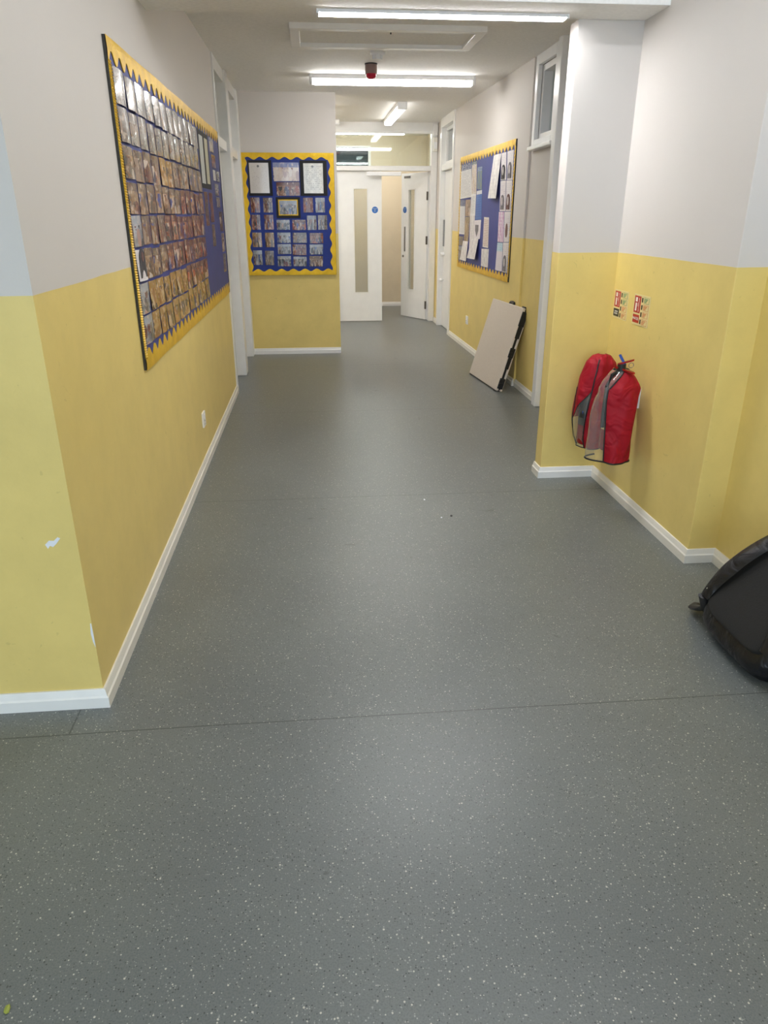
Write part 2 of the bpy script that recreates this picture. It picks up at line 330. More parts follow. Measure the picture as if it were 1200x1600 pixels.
def prism(bm, poly, d):
    """Extrude the planar polygon (list of 3-D points) by vector d."""
    d = Vector(d); a = [bm.verts.new(Vector(p)) for p in poly]; b = [bm.verts.new(Vector(p)+d) for p in poly]; n = len(a)
    bm.faces.new(a[::-1]); bm.faces.new(b)
    for i in range(n): bm.faces.new((a[i], a[(i+1) % n], b[(i+1) % n], b[i]))
    return bm
SKEW = 0.0      # the right wall runs slightly out of true; things on it follow it
def skew(x, y): return x+SKEW*(9.38-y)
def obj(name, bm, mat, parent=None, loc=None, smooth=False, sub=0):
    """Links bm (built in world space) as one mesh object; loc becomes its origin."""
    pw = Vector(parent['_w']) if parent is not None else Vector((0, 0, 0))
    if loc is None: loc = pw.copy()
    loc = Vector(loc)
    if SKEW:
        for v in bm.verts: v.co.x = skew(v.co.x, v.co.y)
        if parent is None: loc.x = skew(loc.x, loc.y)
    bmesh.ops.translate(bm, verts=bm.verts, vec=-loc)
    bmesh.ops.recalc_face_normals(bm, faces=bm.faces)
    me = bpy.data.meshes.new(name); bm.to_mesh(me); bm.free(); me.materials.append(mat)
    if smooth:
        for p in me.polygons: p.use_smooth = True
        me.set_sharp_from_angle(angle=math.radians(38))
    o = bpy.data.objects.new(name, me); COL.objects.link(o)
    if parent is not None: o.parent = parent; o.location = loc-pw
    else: o.location = loc
    o['_w'] = tuple(loc)
    if sub:
        md = o.modifiers.new('subdivision', 'SUBSURF'); md.levels = sub; md.render_levels = sub
    return o
def thing(name, label, cat, loc, group=None):
    loc = (skew(loc[0], loc[1]), loc[1], loc[2])
    o = bpy.data.objects.new(name, None); COL.objects.link(o); o.location = loc; o['_w'] = tuple(loc); o.empty_display_size = 0.05
    return tag(o, label, cat, group)
def tag(o, label, cat, group=None):
    o['label'] = label; o['category'] = cat
    if group: o['group'] = group
    return o
def struct(name, bm, mat, label=None, cat=None, loc=(0, 0, 0), parent=None, smooth=False):
    o = obj(name, bm, mat, parent, loc, smooth)
    if parent is None:
        o['kind'] = 'structure'
        if label: o['label'] = label
        if cat: o['category'] = cat
    return o
def sroot(name, label, cat, loc):
    o = thing(name, label, cat, loc); o['kind'] = 'structure'; return o

def words_mesh(tx, size, matrix, mat, parent, name='wording'):
    """Raised lettering as a real mesh (front outline of the built-in font)."""
    cu = bpy.data.curves.new('tmp', 'FONT'); cu.body = tx; cu.size = size; cu.align_x = 'CENTER'; cu.align_y = 'CENTER'; cu.extrude = 0.0002; cu.resolution_u = 2
    t = bpy.data.objects.new('tmp', cu); COL.objects.link(t)
    dg = bpy.context.evaluated_depsgraph_get(); dg.update()
    me = bpy.data.meshes.new_from_object(t.evaluated_get(dg)); me.name = name
    bpy.data.objects.remove(t); bpy.data.curves.remove(cu)
    me.materials.clear(); me.materials.append(mat)
    o = bpy.data.objects.new(name, me); COL.objects.link(o); o.parent = parent; o.matrix_local = matrix; return o

# ------------------------------------------------------------------ the setting
ZC, ZB, ZL = 2.575, 2.305, 3.0     # corridor ceiling, beam underside, lobby ceiling
struct('floor', box(-4.3, 3.6, -4.2, 13.0, -0.08, 0.0), M['floor'], 'grey flecked vinyl floor with faint welded seams', 'floor')
cb = bmesh.new(); bx(cb, -1.75, 3.6, 3.97, 10.95, ZC, ZC+0.1)
struct('ceiling', cb, M['ceil'], 'dull white painted corridor ceiling', 'ceiling')
struct('ceiling_lobby', box(-4.3, 1.95, -4.2, 3.69, ZL, ZL+0.1), M['ceil'], 'higher white ceiling in front of the beam', 'ceiling')
struct('trim_beam', box(-0.9, 1.95, 3.69, 3.97, ZB, ZL, bev=0.003), M['ceil'], 'pale ceiling beam crossing the top of the picture', 'beam')

def chip_poly(pts, d): return prism(bmesh.new(), pts, d)
wf = struct('wall_front', box(-4.3, -0.90, 1.98, 2.13, 0, ZL), M['wall'], 'yellow and white wall end facing the viewer at far left', 'wall')
wf = struct('wall_left', box(-0.90, -0.712, 1.98, 6.385, 0, ZL), M['wall'], 'long left corridor wall, white above a yellow dado', 'wall')
# bare patches where the paint has flaked from the corner
y0 = 1.981
struct('paint_chip', chip_poly([(-0.802, y0, 0.568), (-0.790, y0, 0.580), (-0.776, y0, 0.579), (-0.764, y0, 0.590), (-0.757, y0, 0.586), (-0.770, y0, 0.570), (-0.781, y0, 0.560), (-0.789, y0, 0.564), (-0.796, y0, 0.555)], (0, -0.0022, 0)), M['chip'], parent=wf)
struct('paint_chip', chip_poly([(-0.7165, y0, 0.300), (-0.7135, y0, 0.300), (-0.7125, y0, 0.255), (-0.7125, y0, 0.215), (-0.7175, y0, 0.235), (-0.7195, y0, 0.265)], (0, -0.0022, 0)), M['chip'], parent=wf)
wb = bmesh.new(); bx(wb, -0.90, 0.275, 8.27, 8.42, 0, ZC); bx(wb, -1.6, -0.90, 8.40, 8.42, 0, ZC)
struct('wall_passage_left', box(-1.75, -1.6, 8.40, 10.80, 0, ZC), M['wall'])
struct('wall_back', wb, M['wall'], 'short yellow and white wall facing the viewer beside the double doors', 'wall')
SKEW = 0.0194
wr = bmesh.new(); bx(wr, 1.715, 1.87, 6.40, 9.42, 0, ZC)
struct('wall_right', wr, M['wall'], 'right corridor wall behind the paper-covered board', 'wall')
SKEW = 0.0
struct('wall_right_end', box(1.725, 1.87, 10.40, 10.80, 0, ZC), M['wall'], 'narrow yellow strip of wall beside the open door leaf', 'wall')
wn = bmesh.new(); bx(wn, 1.79, 1.95, 4.07, 5.80, 0, ZC); bx(wn, 1.79, 1.95, 5.80, 6.28, 0, 1.965); bx(wn, 1.79, 1.95, 5.80, 6.28, 2.535, ZC); bx(wn, 1.79, 1.95, 6.28, 6.40, 0, ZC)
struct('wall_right_recess', wn, M['wall'], 'recessed bit of right wall under the high window', 'wall')
struct('wall_stub', box(1.295, 1.95, 3.96, 4.075, 0, ZB, bev=0.003), M['wall'], 'yellow and white wall stub standing out on the right', 'wall')
struct('wall_right_near', box(1.62, 1.95, 2.79, 3.96, 0, ZL, bev=0.003), M['wall'], 'near right wall carrying the fire extinguisher signs', 'wall')
lw = bmesh.new(); bx(lw, 1.75, 1.95, -4.2, 2.79, 0, ZL)
struct('wall_right_lobby', lw, M['wall'], 'set-back right wall behind the black rucksack', 'wall')
struct('wall_left_lobby', box(-4.45, -4.3, -4.2, 2.13, 0, ZL), M['wall'])
lb = bmesh.new(); bx(lb, -4.3, 1.95, -4.2, -4.05, 0, 0.38); bx(lb, -4.3, 1.95, -4.2, -4.05, 2.75, ZL); bx(lb, -4.3, -3.55, -4.2, -4.05, 0.38, 2.75); bx(lb, 1.15, 1.95, -4.2, -4.05, 0.38, 2.75)
struct('wall_back_lobby', lb, M['wall'])
wl = bmesh.new()
for x in (-3.55, -2.0, -0.45, 1.07): bx(wl, x, x+0.08, -4.18, -4.10, 0.38, 2.75)
for z in (0.38, 2.67): bx(wl, -3.55, 1.15, -4.18, -4.10, z, z+0.08)
struct('window_4', wl, M['upvc'])
# side room past the double doors
nb = bmesh.new(); bx(nb, -1.6, 3.6, 12.75, 12.9, 0, 2.05); bx(nb, 0.97, 3.6, 12.75, 12.9, 2.05, 2.75); bx(nb, -1.6, 0.97, 12.75, 12.9, 2.45, 2.75)
struct('wall_side_room', nb, M['beige'], 'plain beige wall seen through the open doorway', 'wall')
struct('wall_side_room_right', box(1.87, 2.02, 10.95, 12.75, 0, 2.75), M['beige'])
struct('wall_side_room_left', box(-1.6, -1.45, 10.95, 12.75, 0, 2.75), M['beige'])
struct('ceiling_side_room', box(-1.6, 3.6, 10.95, 12.9, 2.60, 2.75), M['ceil'])
struct('wall_side_room_front', box(-1.6, 0.275, 10.80, 10.95, 0, 2.75), M['beige'])
struct('wall_side_room_corner', box(1.715, 2.02, 10.80, 10.95, 0, 2.75), M['beige'])
wd = bmesh.new(); bx(wd, -1.45, 0.97, 12.80, 12.82, 2.05, 2.45)
w3 = sroot('window_3', 'high dark window in the side room seen through the fanlight', 'window', (0.3, 12.8, 2.05))
obj('pane', wd, M['glass'], w3)
wf3 = bmesh.new()
for z in (2.05, 2.43): bx(wf3, -1.45, 0.97, 12.74, 12.80, z, z+0.02)
bx(wf3, 0.93, 0.97, 12.74, 12.80, 2.07, 2.43)
obj('window_frame', wf3, M['gloss'], w3)
struct('wall_outside', box(-1.6, 1.2, 13.4, 13.5, 1.6, 2.9), plain('dark_slate_outside', B(60, 70, 78), 0.7))

# rooms behind the fanlights
gr = bmesh.new(); bx(gr, -1.6, -1.5, 6.3, 8.4, 0, ZC); bx(gr, -1.5, -0.9, 6.28, 6.385, 0, ZC); bx(gr, -1.5, -0.9, 8.27, 8.4, 0, ZC)
struct('wall_left_room', gr, M['grey_room'])
gr = bmesh.new(); bx(gr, 3.5, 3.6, 4.0, 10.95, 0, ZC); bx(gr, 1.95, 3.6, 3.97, 4.07, 0, ZC); bx(gr, 1.87, 3.6, 10.80, 10.95, 0, ZC)
struct('wall_right_room', gr, M['grey_room'])

# baseboards: chamfered profile swept along a straight wall, mitre-free
def base_run(name, p, q, n, label=None, mat='gloss', h=0.064, d=0.017, ends=(0, 0)):
    """ends: +1 mitred outside corner, -1 mitred inside corner, 0 square, at p and at q."""
    p = Vector((*p, 0)); q = Vector((*q, 0)); n = Vector((*n, 0)); t = (q-p).normalized(); bm = bmesh.new()
    prof = [(0, 0), (d, 0), (d, h*0.58), (d*0.72, h*0.66), (d*0.42, h*0.97), (d*0.35, h), (0, h)]
    A_ = [bm.verts.new(p+n*a-t*a*ends[0]+Vector((0, 0, b))) for a, b in prof]
    B_ = [bm.verts.new(q+n*a+t*a*ends[1]+Vector((0, 0, b))) for a, b in prof]
    bm.faces.new(A_[::-1]); bm.faces.new(B_)
    for k in range(len(prof)): bm.faces.new((A_[k], A_[(k+1) % len(prof)], B_[(k+1) % len(prof)], B_[k]))
    return struct(name, bm, M[mat], label, 'baseboard')
base_run('baseboard_front', (-4.3, 1.98), (-0.712, 1.98), (0, -1), 'chipped white baseboard under the wall end at far left', ends=(0, 1))
base_run('baseboard_left', (-0.712, 1.98), (-0.712, 6.385), (1, 0), 'long cream baseboard along the left wall', 'cream', ends=(1, 0))
base_run('baseboard_back', (-0.69, 8.27), (0.275, 8.27), (0, -1), 'white baseboard below the square display board')
SKEW = 0.0194
base_run('baseboard_right', (1.715, 6.40), (1.715, 9.40), (-1, 0), 'cream baseboard behind the leaning table', 'cream')
SKEW = 0.0
base_run('baseboard_right_recess', (1.79, 5.72), (1.79, 6.40), (-1, 0), 'cream baseboard beside the white corner post', 'cream')
base_run('baseboard_right_end', (1.725, 10.41), (1.725, 10.74), (-1, 0), None, 'cream')
base_run('baseboard_stub', (1.295, 3.96), (1.62, 3.96), (0, -1), 'white baseboard on the front of the wall stub', ends=(1, -1))
base_run('baseboard_stub_side', (1.295, 3.96), (1.295, 4.075), (-1, 0), 'short cream baseboard on the side of the wall stub', 'cream', ends=(1, 0))
base_run('baseboard_right_near', (1.62, 2.79), (1.62, 3.96), (-1, 0), 'cream baseboard under the red extinguisher covers', 'cream', ends=(1, -1))
base_run('baseboard_step', (1.62, 2.79), (1.75, 2.79), (0, -1), 'short white baseboard on the wall step by the rucksack', ends=(1, -1))
base_run('baseboard_right_lobby', (1.75, -4.0), (1.75, 2.79), (-1, 0), 'cream baseboard behind the black rucksack', 'cream', ends=(0, -1))
base_run('baseboard_side_room', (-1.4, 12.75), (1.87, 12.75), (0, -1), 'white baseboard in the room beyond the doors')

# white corner post and vertical edge beside the high window
struct('trim_post', box(1.742, 1.79, 5.625, 5.715, 0, ZC, bev=0.006), M['upvc'], 'white boxed corner post from floor to ceiling beside the wall stub', 'post')

# high window in the right wall
w1 = sroot('window_1', 'small high white-framed window near the ceiling on the right', 'window', (1.79, 6.04, 1.92))
f = bmesh.new()
for (a, b, c, d) in ((5.755, 5.825, 1.93, 2.572), (6.255, 6.325, 1.93, 2.572), (5.825, 6.255, 2.50, 2.572), (5.825, 6.255, 1.945, 1.99)): bx(f, 1.765, 1.80, a, b, c, d, bev=0.006)
obj('window_frame', f, M['upvc'], w1)
f = bmesh.new()
for (a, b, c, d) in ((5.825, 5.865, 1.99, 2.50), (6.215, 6.255, 1.99, 2.50), (5.865, 6.215, 2.455, 2.50), (5.865, 6.215, 1.99, 2.03)): bx(f, 1.80, 1.90, a, b, c, d, bev=0.004)
obj('sash', f, M['upvc'], w1)
obj('pane', box(1.868, 1.874, 5.86, 6.22, 2.025, 2.46), M['glass'], w1)
obj('window_sill', box(1.735, 1.80, 5.735, 6.335, 1.915, 1.945, bev=0.006), M['upvc'], w1)

# double doors
d0 = sroot('trim_door_frame', 'white frame and fanlight around the double doors', 'door frame', (1.0, 10.85, 0))
f = bmesh.new()
bx(f, 0.275, 0.335, 10.76, 10.90, 0, 2.46, bev=0.004); bx(f, 1.64, 1.722, 10.76, 10.90, 0, 2.46, bev=0.004)
bx(f, 0.335, 1.64, 10.77, 10.90, 1.995, 2.055, bev=0.004); bx(f, 0.275, 1.722, 10.74, 10.92, 2.46, ZC+0.08)
bx(f, 0.275, 1.70, 10.725, 10.745, 2.44, 2.475, bev=0.004)
obj('frame', f, M['gloss'], d0)
obj('pane', box(0.335, 1.64, 10.83, 10.836, 2.055, 2.46), M['glass'], d0, )
obj('door_closer', box(0.76, 1.228, 10.725, 10.772, 1.93, 1.982, bev=0.006), M['upvc'], d0)

def leaf(name, label, hinge, ang, width, gx0, gx1, swing):
    """Door leaf built flat: x from hinge 0..width, y depth, then rotated about the hinge."""
    R = Matrix.Translation(hinge) @ Matrix.Rotation(ang, 4, 'Z')
    root = sroot(name, label, 'door', hinge)
    root.rotation_euler = (0, 0, ang); root['_w'] = (0, 0, 0)
    bm = bmesh.new(); z0, z1, g0, g1 = 0.008, 1.99, 0.405, 1.775
    for a in ((0, gx0, z0, z1), (gx1, width, z0, z1), (gx0, gx1, z0, g0), (gx0, gx1, g1, z1)): bx(bm, a[0], a[1], -0.022, 0.022, a[2], a[3])
    o = obj('leaf', bm, M['door'], root)
    bm = bmesh.new(); b = 0.012
    for s in (-1, 1):
        ya, yb = sorted((s*0.020, s*0.027))
        for a in ((gx0-b, gx0+0.004, g0-b, g1+b), (gx1-0.004, gx1+b, g0-b, g1+b), (gx0, gx1, g0-b, g0+0.004), (gx0, gx1, g1-0.004, g1+b)): bx(bm, a[0], a[1], ya, yb, a[2], a[3])
    obj('glazing_bead', bm, M['gloss'], root)
    obj('pane', box(gx0, gx1, -0.004, 0.004, g0, g1), M['doorglass'], root)
    return root
def round_sign(root, x, z, side):
    bm = cyl(bmesh.new(), (x, side*0.0222, z), (0, side, 0), 0.043, 0.0015, 32)
    s = obj('fire_door_sign', bm, M['firedoorblue'], root); s['label'] = 'round blue fire door sign with white words'
    for k, tx in enumerate(('FIRE DOOR', 'KEEP', 'SHUT')):
        words_mesh(tx, 0.0115, Matrix.Translation((x, side*0.0241, z+0.017-k*0.018)) @ Matrix.Rotation(0 if side < 0 else PI, 4, 'Z') @ Matrix.Rotation(PI/2, 4, 'X'), M['white_ink'], s)
d1 = leaf('door_1', 'closed white door leaf with tall narrow glass strip', (0.338, 10.85, 0), 0.0, 0.632, 0.245, 0.435, 1)
round_sign(d1, 0.876-0.338, 1.505, -1)
ANG = PI-math.radians(62.0)
d2 = leaf('door_2', 'open white door leaf swung into the room beyond', (1.632, 10.885, 0), ANG, 0.632, 0.298, 0.455, -1)
# the visible face of the open leaf is its +y side in the leaf's own frame
round_sign(d2, 0.545, 1.507, 1)
obj('pull_handle', box(0.525, 0.552, 0.022, 0.030, 0.94, 1.28, bev=0.002), M['steel'], d2)
obj('keyhole', cyl(bmesh.new(), (0.58, 0.022, 0.871), (0, 1, 0), 0.017, 0.008), M['steel'], d2)
obj('closer_plate', box(0.41, 0.565, 0.022, 0.028, 1.925, 1.955), M['steel'], d2)
for z in (0.16, 1.05, 1.63): obj('hinge', box(-0.012, 0.012, 0.016, 0.030, z, z+0.11), M['dark_steel'], d2)

# door in the right wall, far end
d3 = sroot('trim_side_door', 'white frame around the side door at the far right', 'door frame', (1.75, 9.9, 0))
f = bmesh.new()
bx(f, 1.697, 1.87, 9.42, 9.50, 0, ZC, bev=0.004); bx(f, 1.697, 1.87, 10.31, 10.40, 0, ZC, bev=0.004)
bx(f, 1.697, 1.87, 9.50, 10.31, 2.47, ZC); bx(f, 1.71, 1.87, 9.50, 10.31, 1.97, 2.04, bev=0.004)
bx(f, 1.76, 1.80, 9.50, 9.54, 2.04, 2.47); bx(f, 1.76, 1.80, 10.27, 10.31, 2.04, 2.47); bx(f, 1.76, 1.80, 9.54, 10.27, 2.43, 2.47); bx(f, 1.76, 1.80, 9.54, 10.27, 2.04, 2.08)
obj('frame', f, M['gloss'], d3)
obj('pane', box(1.782, 1.786, 9.54, 10.27, 2.08, 2.43), M['glass'], d3)
d4 = sroot('door_3', 'white side door seen edge-on at the far right', 'door', (1.79, 9.9, 0))
bm = bmesh.new()
for a in ((9.505, 9.60, 0.01, 1.965), (9.72, 10.305, 0.01, 1.965), (9.60, 9.72, 0.01, 1.0), (9.60, 9.72, 1.80, 1.965)): bx(bm, 1.76, 1.80, a[0], a[1], a[2], a[3])
obj('leaf', bm, M['door'], d4)
obj('pane', box(1.777, 1.783, 9.60, 9.72, 1.0, 1.80), M['doorglass'], d4)
obj('lever_handle', bx(cyl(bmesh.new(), (1.762, 10.22, 0.95), (-1, 0, 0), 0.022, 0.05), 1.712, 1.726, 10.10, 10.24, 0.94, 0.96), M['upvc'], d4)
obj('door_knob', ball(cyl(bmesh.new(), (1.762, 10.22, 0.62), (-1, 0, 0), 0.008, 0.03), (1.724, 10.22, 0.62), 0.022), M['upvc'], d4)
obj('pull_handle', bx(bmesh.new(), 1.74, 1.76, 10.235, 10.26, 1.05, 1.38, bev=0.004), M['steel'], d4)

# doors in the left wall
d5 = sroot('trim_left_doors', 'white posts and fanlight frames at the end of the left wall', 'door frame', (-0.75, 7.3, 0))
f = bmesh.new()
bx(f, -0.90, -0.700, 6.385, 6.445, 0, ZC, bev=0.004); bx(f, -0.90, -0.684, 7.11, 7.30, 0, ZC, bev=0.005)
bx(f, -0.90, -0.700, 7.30, 7.36, 0, ZC, bev=0.004); bx(f, -0.90, -0.690, 8.12, 8.268, 0, ZC, bev=0.005)
for a, b in ((6.445, 7.11), (7.36, 8.12)):
    bx(f, -0.90, -0.705, a, b, 2.48, ZC); bx(f, -0.87, -0.712, a, b, 1.955, 2.03)
    for (c, d) in ((a, a+0.035), (b-0.035, b)): bx(f, -0.80, -0.765, c, d, 2.03, 2.48)
obj('frame', f, M['gloss'], d5)
for a, b in ((6.48, 7.075), (7.395, 8.085)): obj('pane', box(-0.786, -0.782, a, b, 2.03, 2.48), M['glass'], d5)
for k, (a, b) in enumerate(((6.45, 7.105), (7.365, 8.115))):
    dd = sroot('door_%d' % (4+k), ('near white door set in the left wall', 'far white door beside the square display board')[k], 'door', (-0.78, (a+b)/2, 0))
    obj('leaf', box(-0.815, -0.776, a, b, 0.008, 1.95), M['door'], dd)
    hb = cyl(bmesh.new(), (-0.776, a+0.07, 0.955), (1, 0, 0), 0.024, 0.01); cyl(hb, (-0.768, a+0.07, 0.955), (1, 0, 0), 0.009, 0.04); bx(hb, -0.737, -0.722, a+0.06, a+0.17, 0.946, 0.964, bev=0.004)
    obj('lever_handle', hb, M['steel'], dd)

# ------------------------------------------------------------------ ceiling fittings
led = thing('strip_light', 'slim cool white strip light under the ceiling beam', 'light', (0.64, 3.91, ZB))
bm = bmesh.new(); bx(bm, 0.058, 1.218, 3.878, 3.946, ZB-0.008, ZB+0.0005); bx(bm, 0.058, 1.218, 3.874, 3.878, ZB-0.0125, ZB+0.0005)  # near-side lip added to keep the strip's spill off the beam underside
obj('body', bm, M['upvc'], led)
obj('diffuser', box(0.065, 1.211, 3.8785, 3.945, ZB-0.0165, ZB-0.0075, bev=0.003), M['led'], led)
for x in (0.054, 1.211): obj('end_cap', box(x, x+0.011, 3.871, 3.948, ZB-0.018, ZB+0.0005, bev=0.002), M['upvc'], led)

def batten(label, x0, x1, y0, y1, z, mat, along='x', group='ceiling tube lights'):
    t = thing('ceiling_light', label, 'light', ((x0+x1)/2, (y0+y1)/2, z), group)
    if along == 'x':
        ym, hw = (y0+y1)/2, (y1-y0)/2
        obj('body', box(x0+0.004, x1-0.004, ym-hw, ym+hw, z-0.036, z+0.0005, bev=0.003), M['upvc'], t)
        obj('diffuser', box(x0+0.03, x1-0.03, y0+0.002, y1-0.002, z-0.072, z-0.035, bev=0.016, seg=3), mat, t, smooth=True)
        for a in (x0, x1-0.03): obj('end_cap', box(a, a+0.03, y0-0.003, y1+0.003, z-0.075, z-0.001, bev=0.008), M['upvc'], t)
    else:
        xm, hw = (x0+x1)/2, (x1-x0)/2
        obj('body', box(xm-hw, xm+hw, y0+0.004, y1-0.004, z-0.036, z+0.0005, bev=0.003), M['upvc'], t)
        obj('diffuser', box(x0+0.002, x1-0.002, y0+0.03, y1-0.03, z-0.072, z-0.035, bev=0.016, seg=3), mat, t, smooth=True)
        for a in (y0, y1-0.03): obj('end_cap', box(x0-0.003, x1+0.003, a, a+0.03, z-0.075, z-0.001, bev=0.008), M['upvc'], t)
    return t
batten('warm tube light set across the ceiling behind the red alarm dome', 0.02, 1.485, 7.24, 7.36, ZC, M['tube'])
batten('tube light running lengthwise on the ceiling before the double doors', 0.97, 1.07, 8.85, 10.45, ZC, M['tube_pale'], 'y')
batten('added unseen fill light round the corner behind the short back wall', -1.25, 0.20, 9.30, 9.40, ZC, M['passage_fill'])  # fill lamp added out of view to brighten the passage and double doors
batten('tube light in the room beyond, seen through the fanlight', -0.06, 1.42, 11.78, 11.90, 2.60, M['nexttube'])
batten('lobby tube light behind the viewer, nearest the beam', 0.0, 1.5, 1.95, 2.07, ZL, M['lobbytube'])

h = thing('ceiling_hatch', 'white framed loft hatch in the corridor ceiling', 'hatch', (0.54, 5.74, ZC))
f = bmesh.new(); X0, X1, Y0, Y1, W = -0.10, 1.18, 5.44, 6.05, 0.065
for a in ((X0, X1, Y0, Y0+W), (X0, X1, Y1-W, Y1), (X0, X0+W, Y0+W, Y1-W), (X1-W, X1, Y0+W, Y1-W)): bx(f, a[0], a[1], a[2], a[3], ZC-0.034, ZC+0.001, bev=0.004)
obj('hatch_frame', f, M['gloss'], h)
obj('hatch_panel', box(X0+W, X1-W, Y0+W, Y1-W, ZC-0.008, ZC+0.0005), M['ceil'], h)
obj('latch', bx(bmesh.new(), 0.555, 0.563, Y0+0.10, Y0+0.112, ZC-0.035, ZC-0.007), M['black'], h)

s = thing('smoke_detector', 'white smoke detector on the ceiling past the hatch', 'smoke detector', (0.535, 6.29, ZC))
bm = cyl(bmesh.new(), (0.535, 6.29, ZC-0.016), (0, 0, 1), 0.056, 0.0165, 32); cyl(bm, (0.535, 6.29, ZC-0.024), (0, 0, 1), 0.050, 0.008, 32, 0.056)
obj('base', bm, M['upvc'], s, smooth=True)
bm = cyl(bmesh.new(), (0.535, 6.29, ZC-0.050), (0, 0, 1), 0.026, 0.026, 32, 0.034)
for k in range(10):
    a = 2*PI*k/10; bx(bm, 0.535+0.036*math.cos(a)-0.004, 0.535+0.036*math.cos(a)+0.004, 6.29+0.036*math.sin(a)-0.004, 6.29+0.036*math.sin(a)+0.004, ZC-0.048, ZC-0.022)
cyl(bm, (0.535, 6.29, ZC-0.054), (0, 0, 1), 0.036, 0.006, 32)
obj('sensor_cage', bm, M['upvc'], s)

s = thing('alarm_beacon', 'ceiling alarm beacon with a red dome below', 'alarm', (0.522, 6.76, ZC))
obj('base', cyl(bmesh.new(), (0.522, 6.76, ZC-0.008), (0, 0, 1), 0.052, 0.0085, 32), M['black'], s)
obj('housing', cyl(bmesh.new(), (0.522, 6.76, ZC-0.072), (0, 0, 1), 0.049, 0.064, 32), plain('smoky_pink_plastic', B(150, 122, 116), 0.3), s, smooth=True)
bm = bmesh.new(); ball(bm, (0.522, 6.76, ZC-0.074), 0.044, 1, 1, 0.85)
obj('dome', bm, M['redplastic'], s, smooth=True)

s = thing('wall_alarm', 'cream alarm unit high on the frame right of the fanlight', 'alarm', (1.68, 10.755, 2.22))
obj('housing', box(1.655, 1.715, 10.705, 10.762, 2.23, 2.40, bev=0.008), M['cream'], s)
obj('bracket', box(1.65, 1.715, 10.715, 10.762, 2.42, 2.56, bev=0.006), M['gloss'], s)
obj('lens', box(1.664, 1.706, 10.698, 10.706, 2.26, 2.34, bev=0.002), M['upvc'], s)
obj('cable', tube(bmesh.new(), [(1.685, 10.73, 2.425), (1.688, 10.722, 2.41), (1.69, 10.735, 2.395)], 0.005), M['upvc'], s)
s = thing('junction_box', 'small white box on the ceiling edge left of the fanlight', 'junction box', (0.35, 10.60, ZC))
obj('housing', box(0.30, 0.40, 10.50, 10.62, ZC-0.055, ZC+0.0005, bev=0.006), M['upvc'], s)
obj('lid', box(0.305, 0.395, 10.494, 10.501, ZC-0.048, ZC-0.006, bev=0.002), M['gloss'], s)

# sockets
def socket(label, x, y, z, nx, gang):
    t = thing('wall_socket', label, 'socket', (x, y, z))
    w = 0.045
    a, b = sorted((x, x+nx*0.010)); obj('faceplate', box(a, b, y-w, y+w, z-0.045, z+0.045, bev=0.002), M['upvc'], t)
    a, b = sorted((x+nx*0.009, x+nx*0.013)); obj('switch', box(a, b, y-0.010, y+0.010, z+0.005, z+0.030), M['upvc'], t)
    obj('pin_holes', bx(bx(box(a-0.001, b-0.002, y-0.004, y+0.004, z-0.012, z-0.004), a-0.001, b-0.002, y-0.016, y-0.010, z-0.032, z-0.028), a-0.001, b-0.002, y+0.010, y+0.016, z-0.032, z-0.028), M['black'], t)
socket('white socket low on the left wall below the long board', -0.712, 4.42, 0.285, 1, 1)
SKEW = 0.0194
socket('white socket low on the right wall left of the leaning table', 1.715, 8.39, 0.325, -1, 1)
SKEW = 0.0

# ------------------------------------------------------------------ sheets of paper and prints
def sheet(name, quad, n, mat, label, cat, group=None, bulge=0.004, off=0.0012, tilt=0.0, root=None, nu=8, nv=6, axis='u'):
    """quad = TL, TR, BR, BL in world space on the board surface; the sheet bulges out along n."""
    q = [Vector(p) for p in quad]; n = Vector(n).normalized(); bm = bmesh.new(); uvl = bm.loops.layers.uv.new('UVMap')
    ph = random.random()*0.6-0.3
    def P(u, v, e):
        top = q[0].lerp(q[1], u); bot = q[3].lerp(q[2], u); p = bot.lerp(top, v)
        t = u if axis == 'u' else v
        k = bulge*math.sin(PI*min(1, max(0, t)))*(1+ph*(v-0.5)) + tilt*(1-v)
        return p+n*(off+k+e)
    F = [[bm.verts.new(P(i/nu, j/nv, 0.0006)) for j in range(nv+1)] for i in range(nu+1)]
    K = [[bm.verts.new(P(i/nu, j/nv, 0)) for j in range(nv+1)] for i in range(nu+1)]
    def face(vs, uvs):
        f = bm.faces.new(vs)
        f.smooth = True
        for lp, t in zip(f.loops, uvs): lp[uvl].uv = t
    for i in range(nu):
        for j in range(nv):
            c = [(i, j), (i+1, j), (i+1, j+1), (i, j+1)]
            face([F[a][b] for a, b in c], [(a/nu, b/nv) for a, b in c]); face([K[a][b] for a, b in c[::-1]], [(a/nu, b/nv) for a, b in c[::-1]])
    for i in range(nu):
        for j in (0, nv): face([K[i][j], K[i+1][j], F[i+1][j], F[i][j]], [(0.5, 0.5)]*4)
    for j in range(nv):
        for i in (0, nu): face([K[i][j], K[i][j+1], F[i][j+1], F[i][j]], [(0.5, 0.5)]*4)
    loc = (q[2]+q[3])/2
    if root is not None: return obj(name, bm, mat, root, smooth=True)
    return tag(obj(name, bm, mat, None, loc, smooth=True), label, cat, group)

ORD = ['first', 'second', 'third', 'fourth', 'fifth', 'sixth', 'seventh', 'eighth', 'ninth', 'tenth', 'eleventh', 'twelfth']

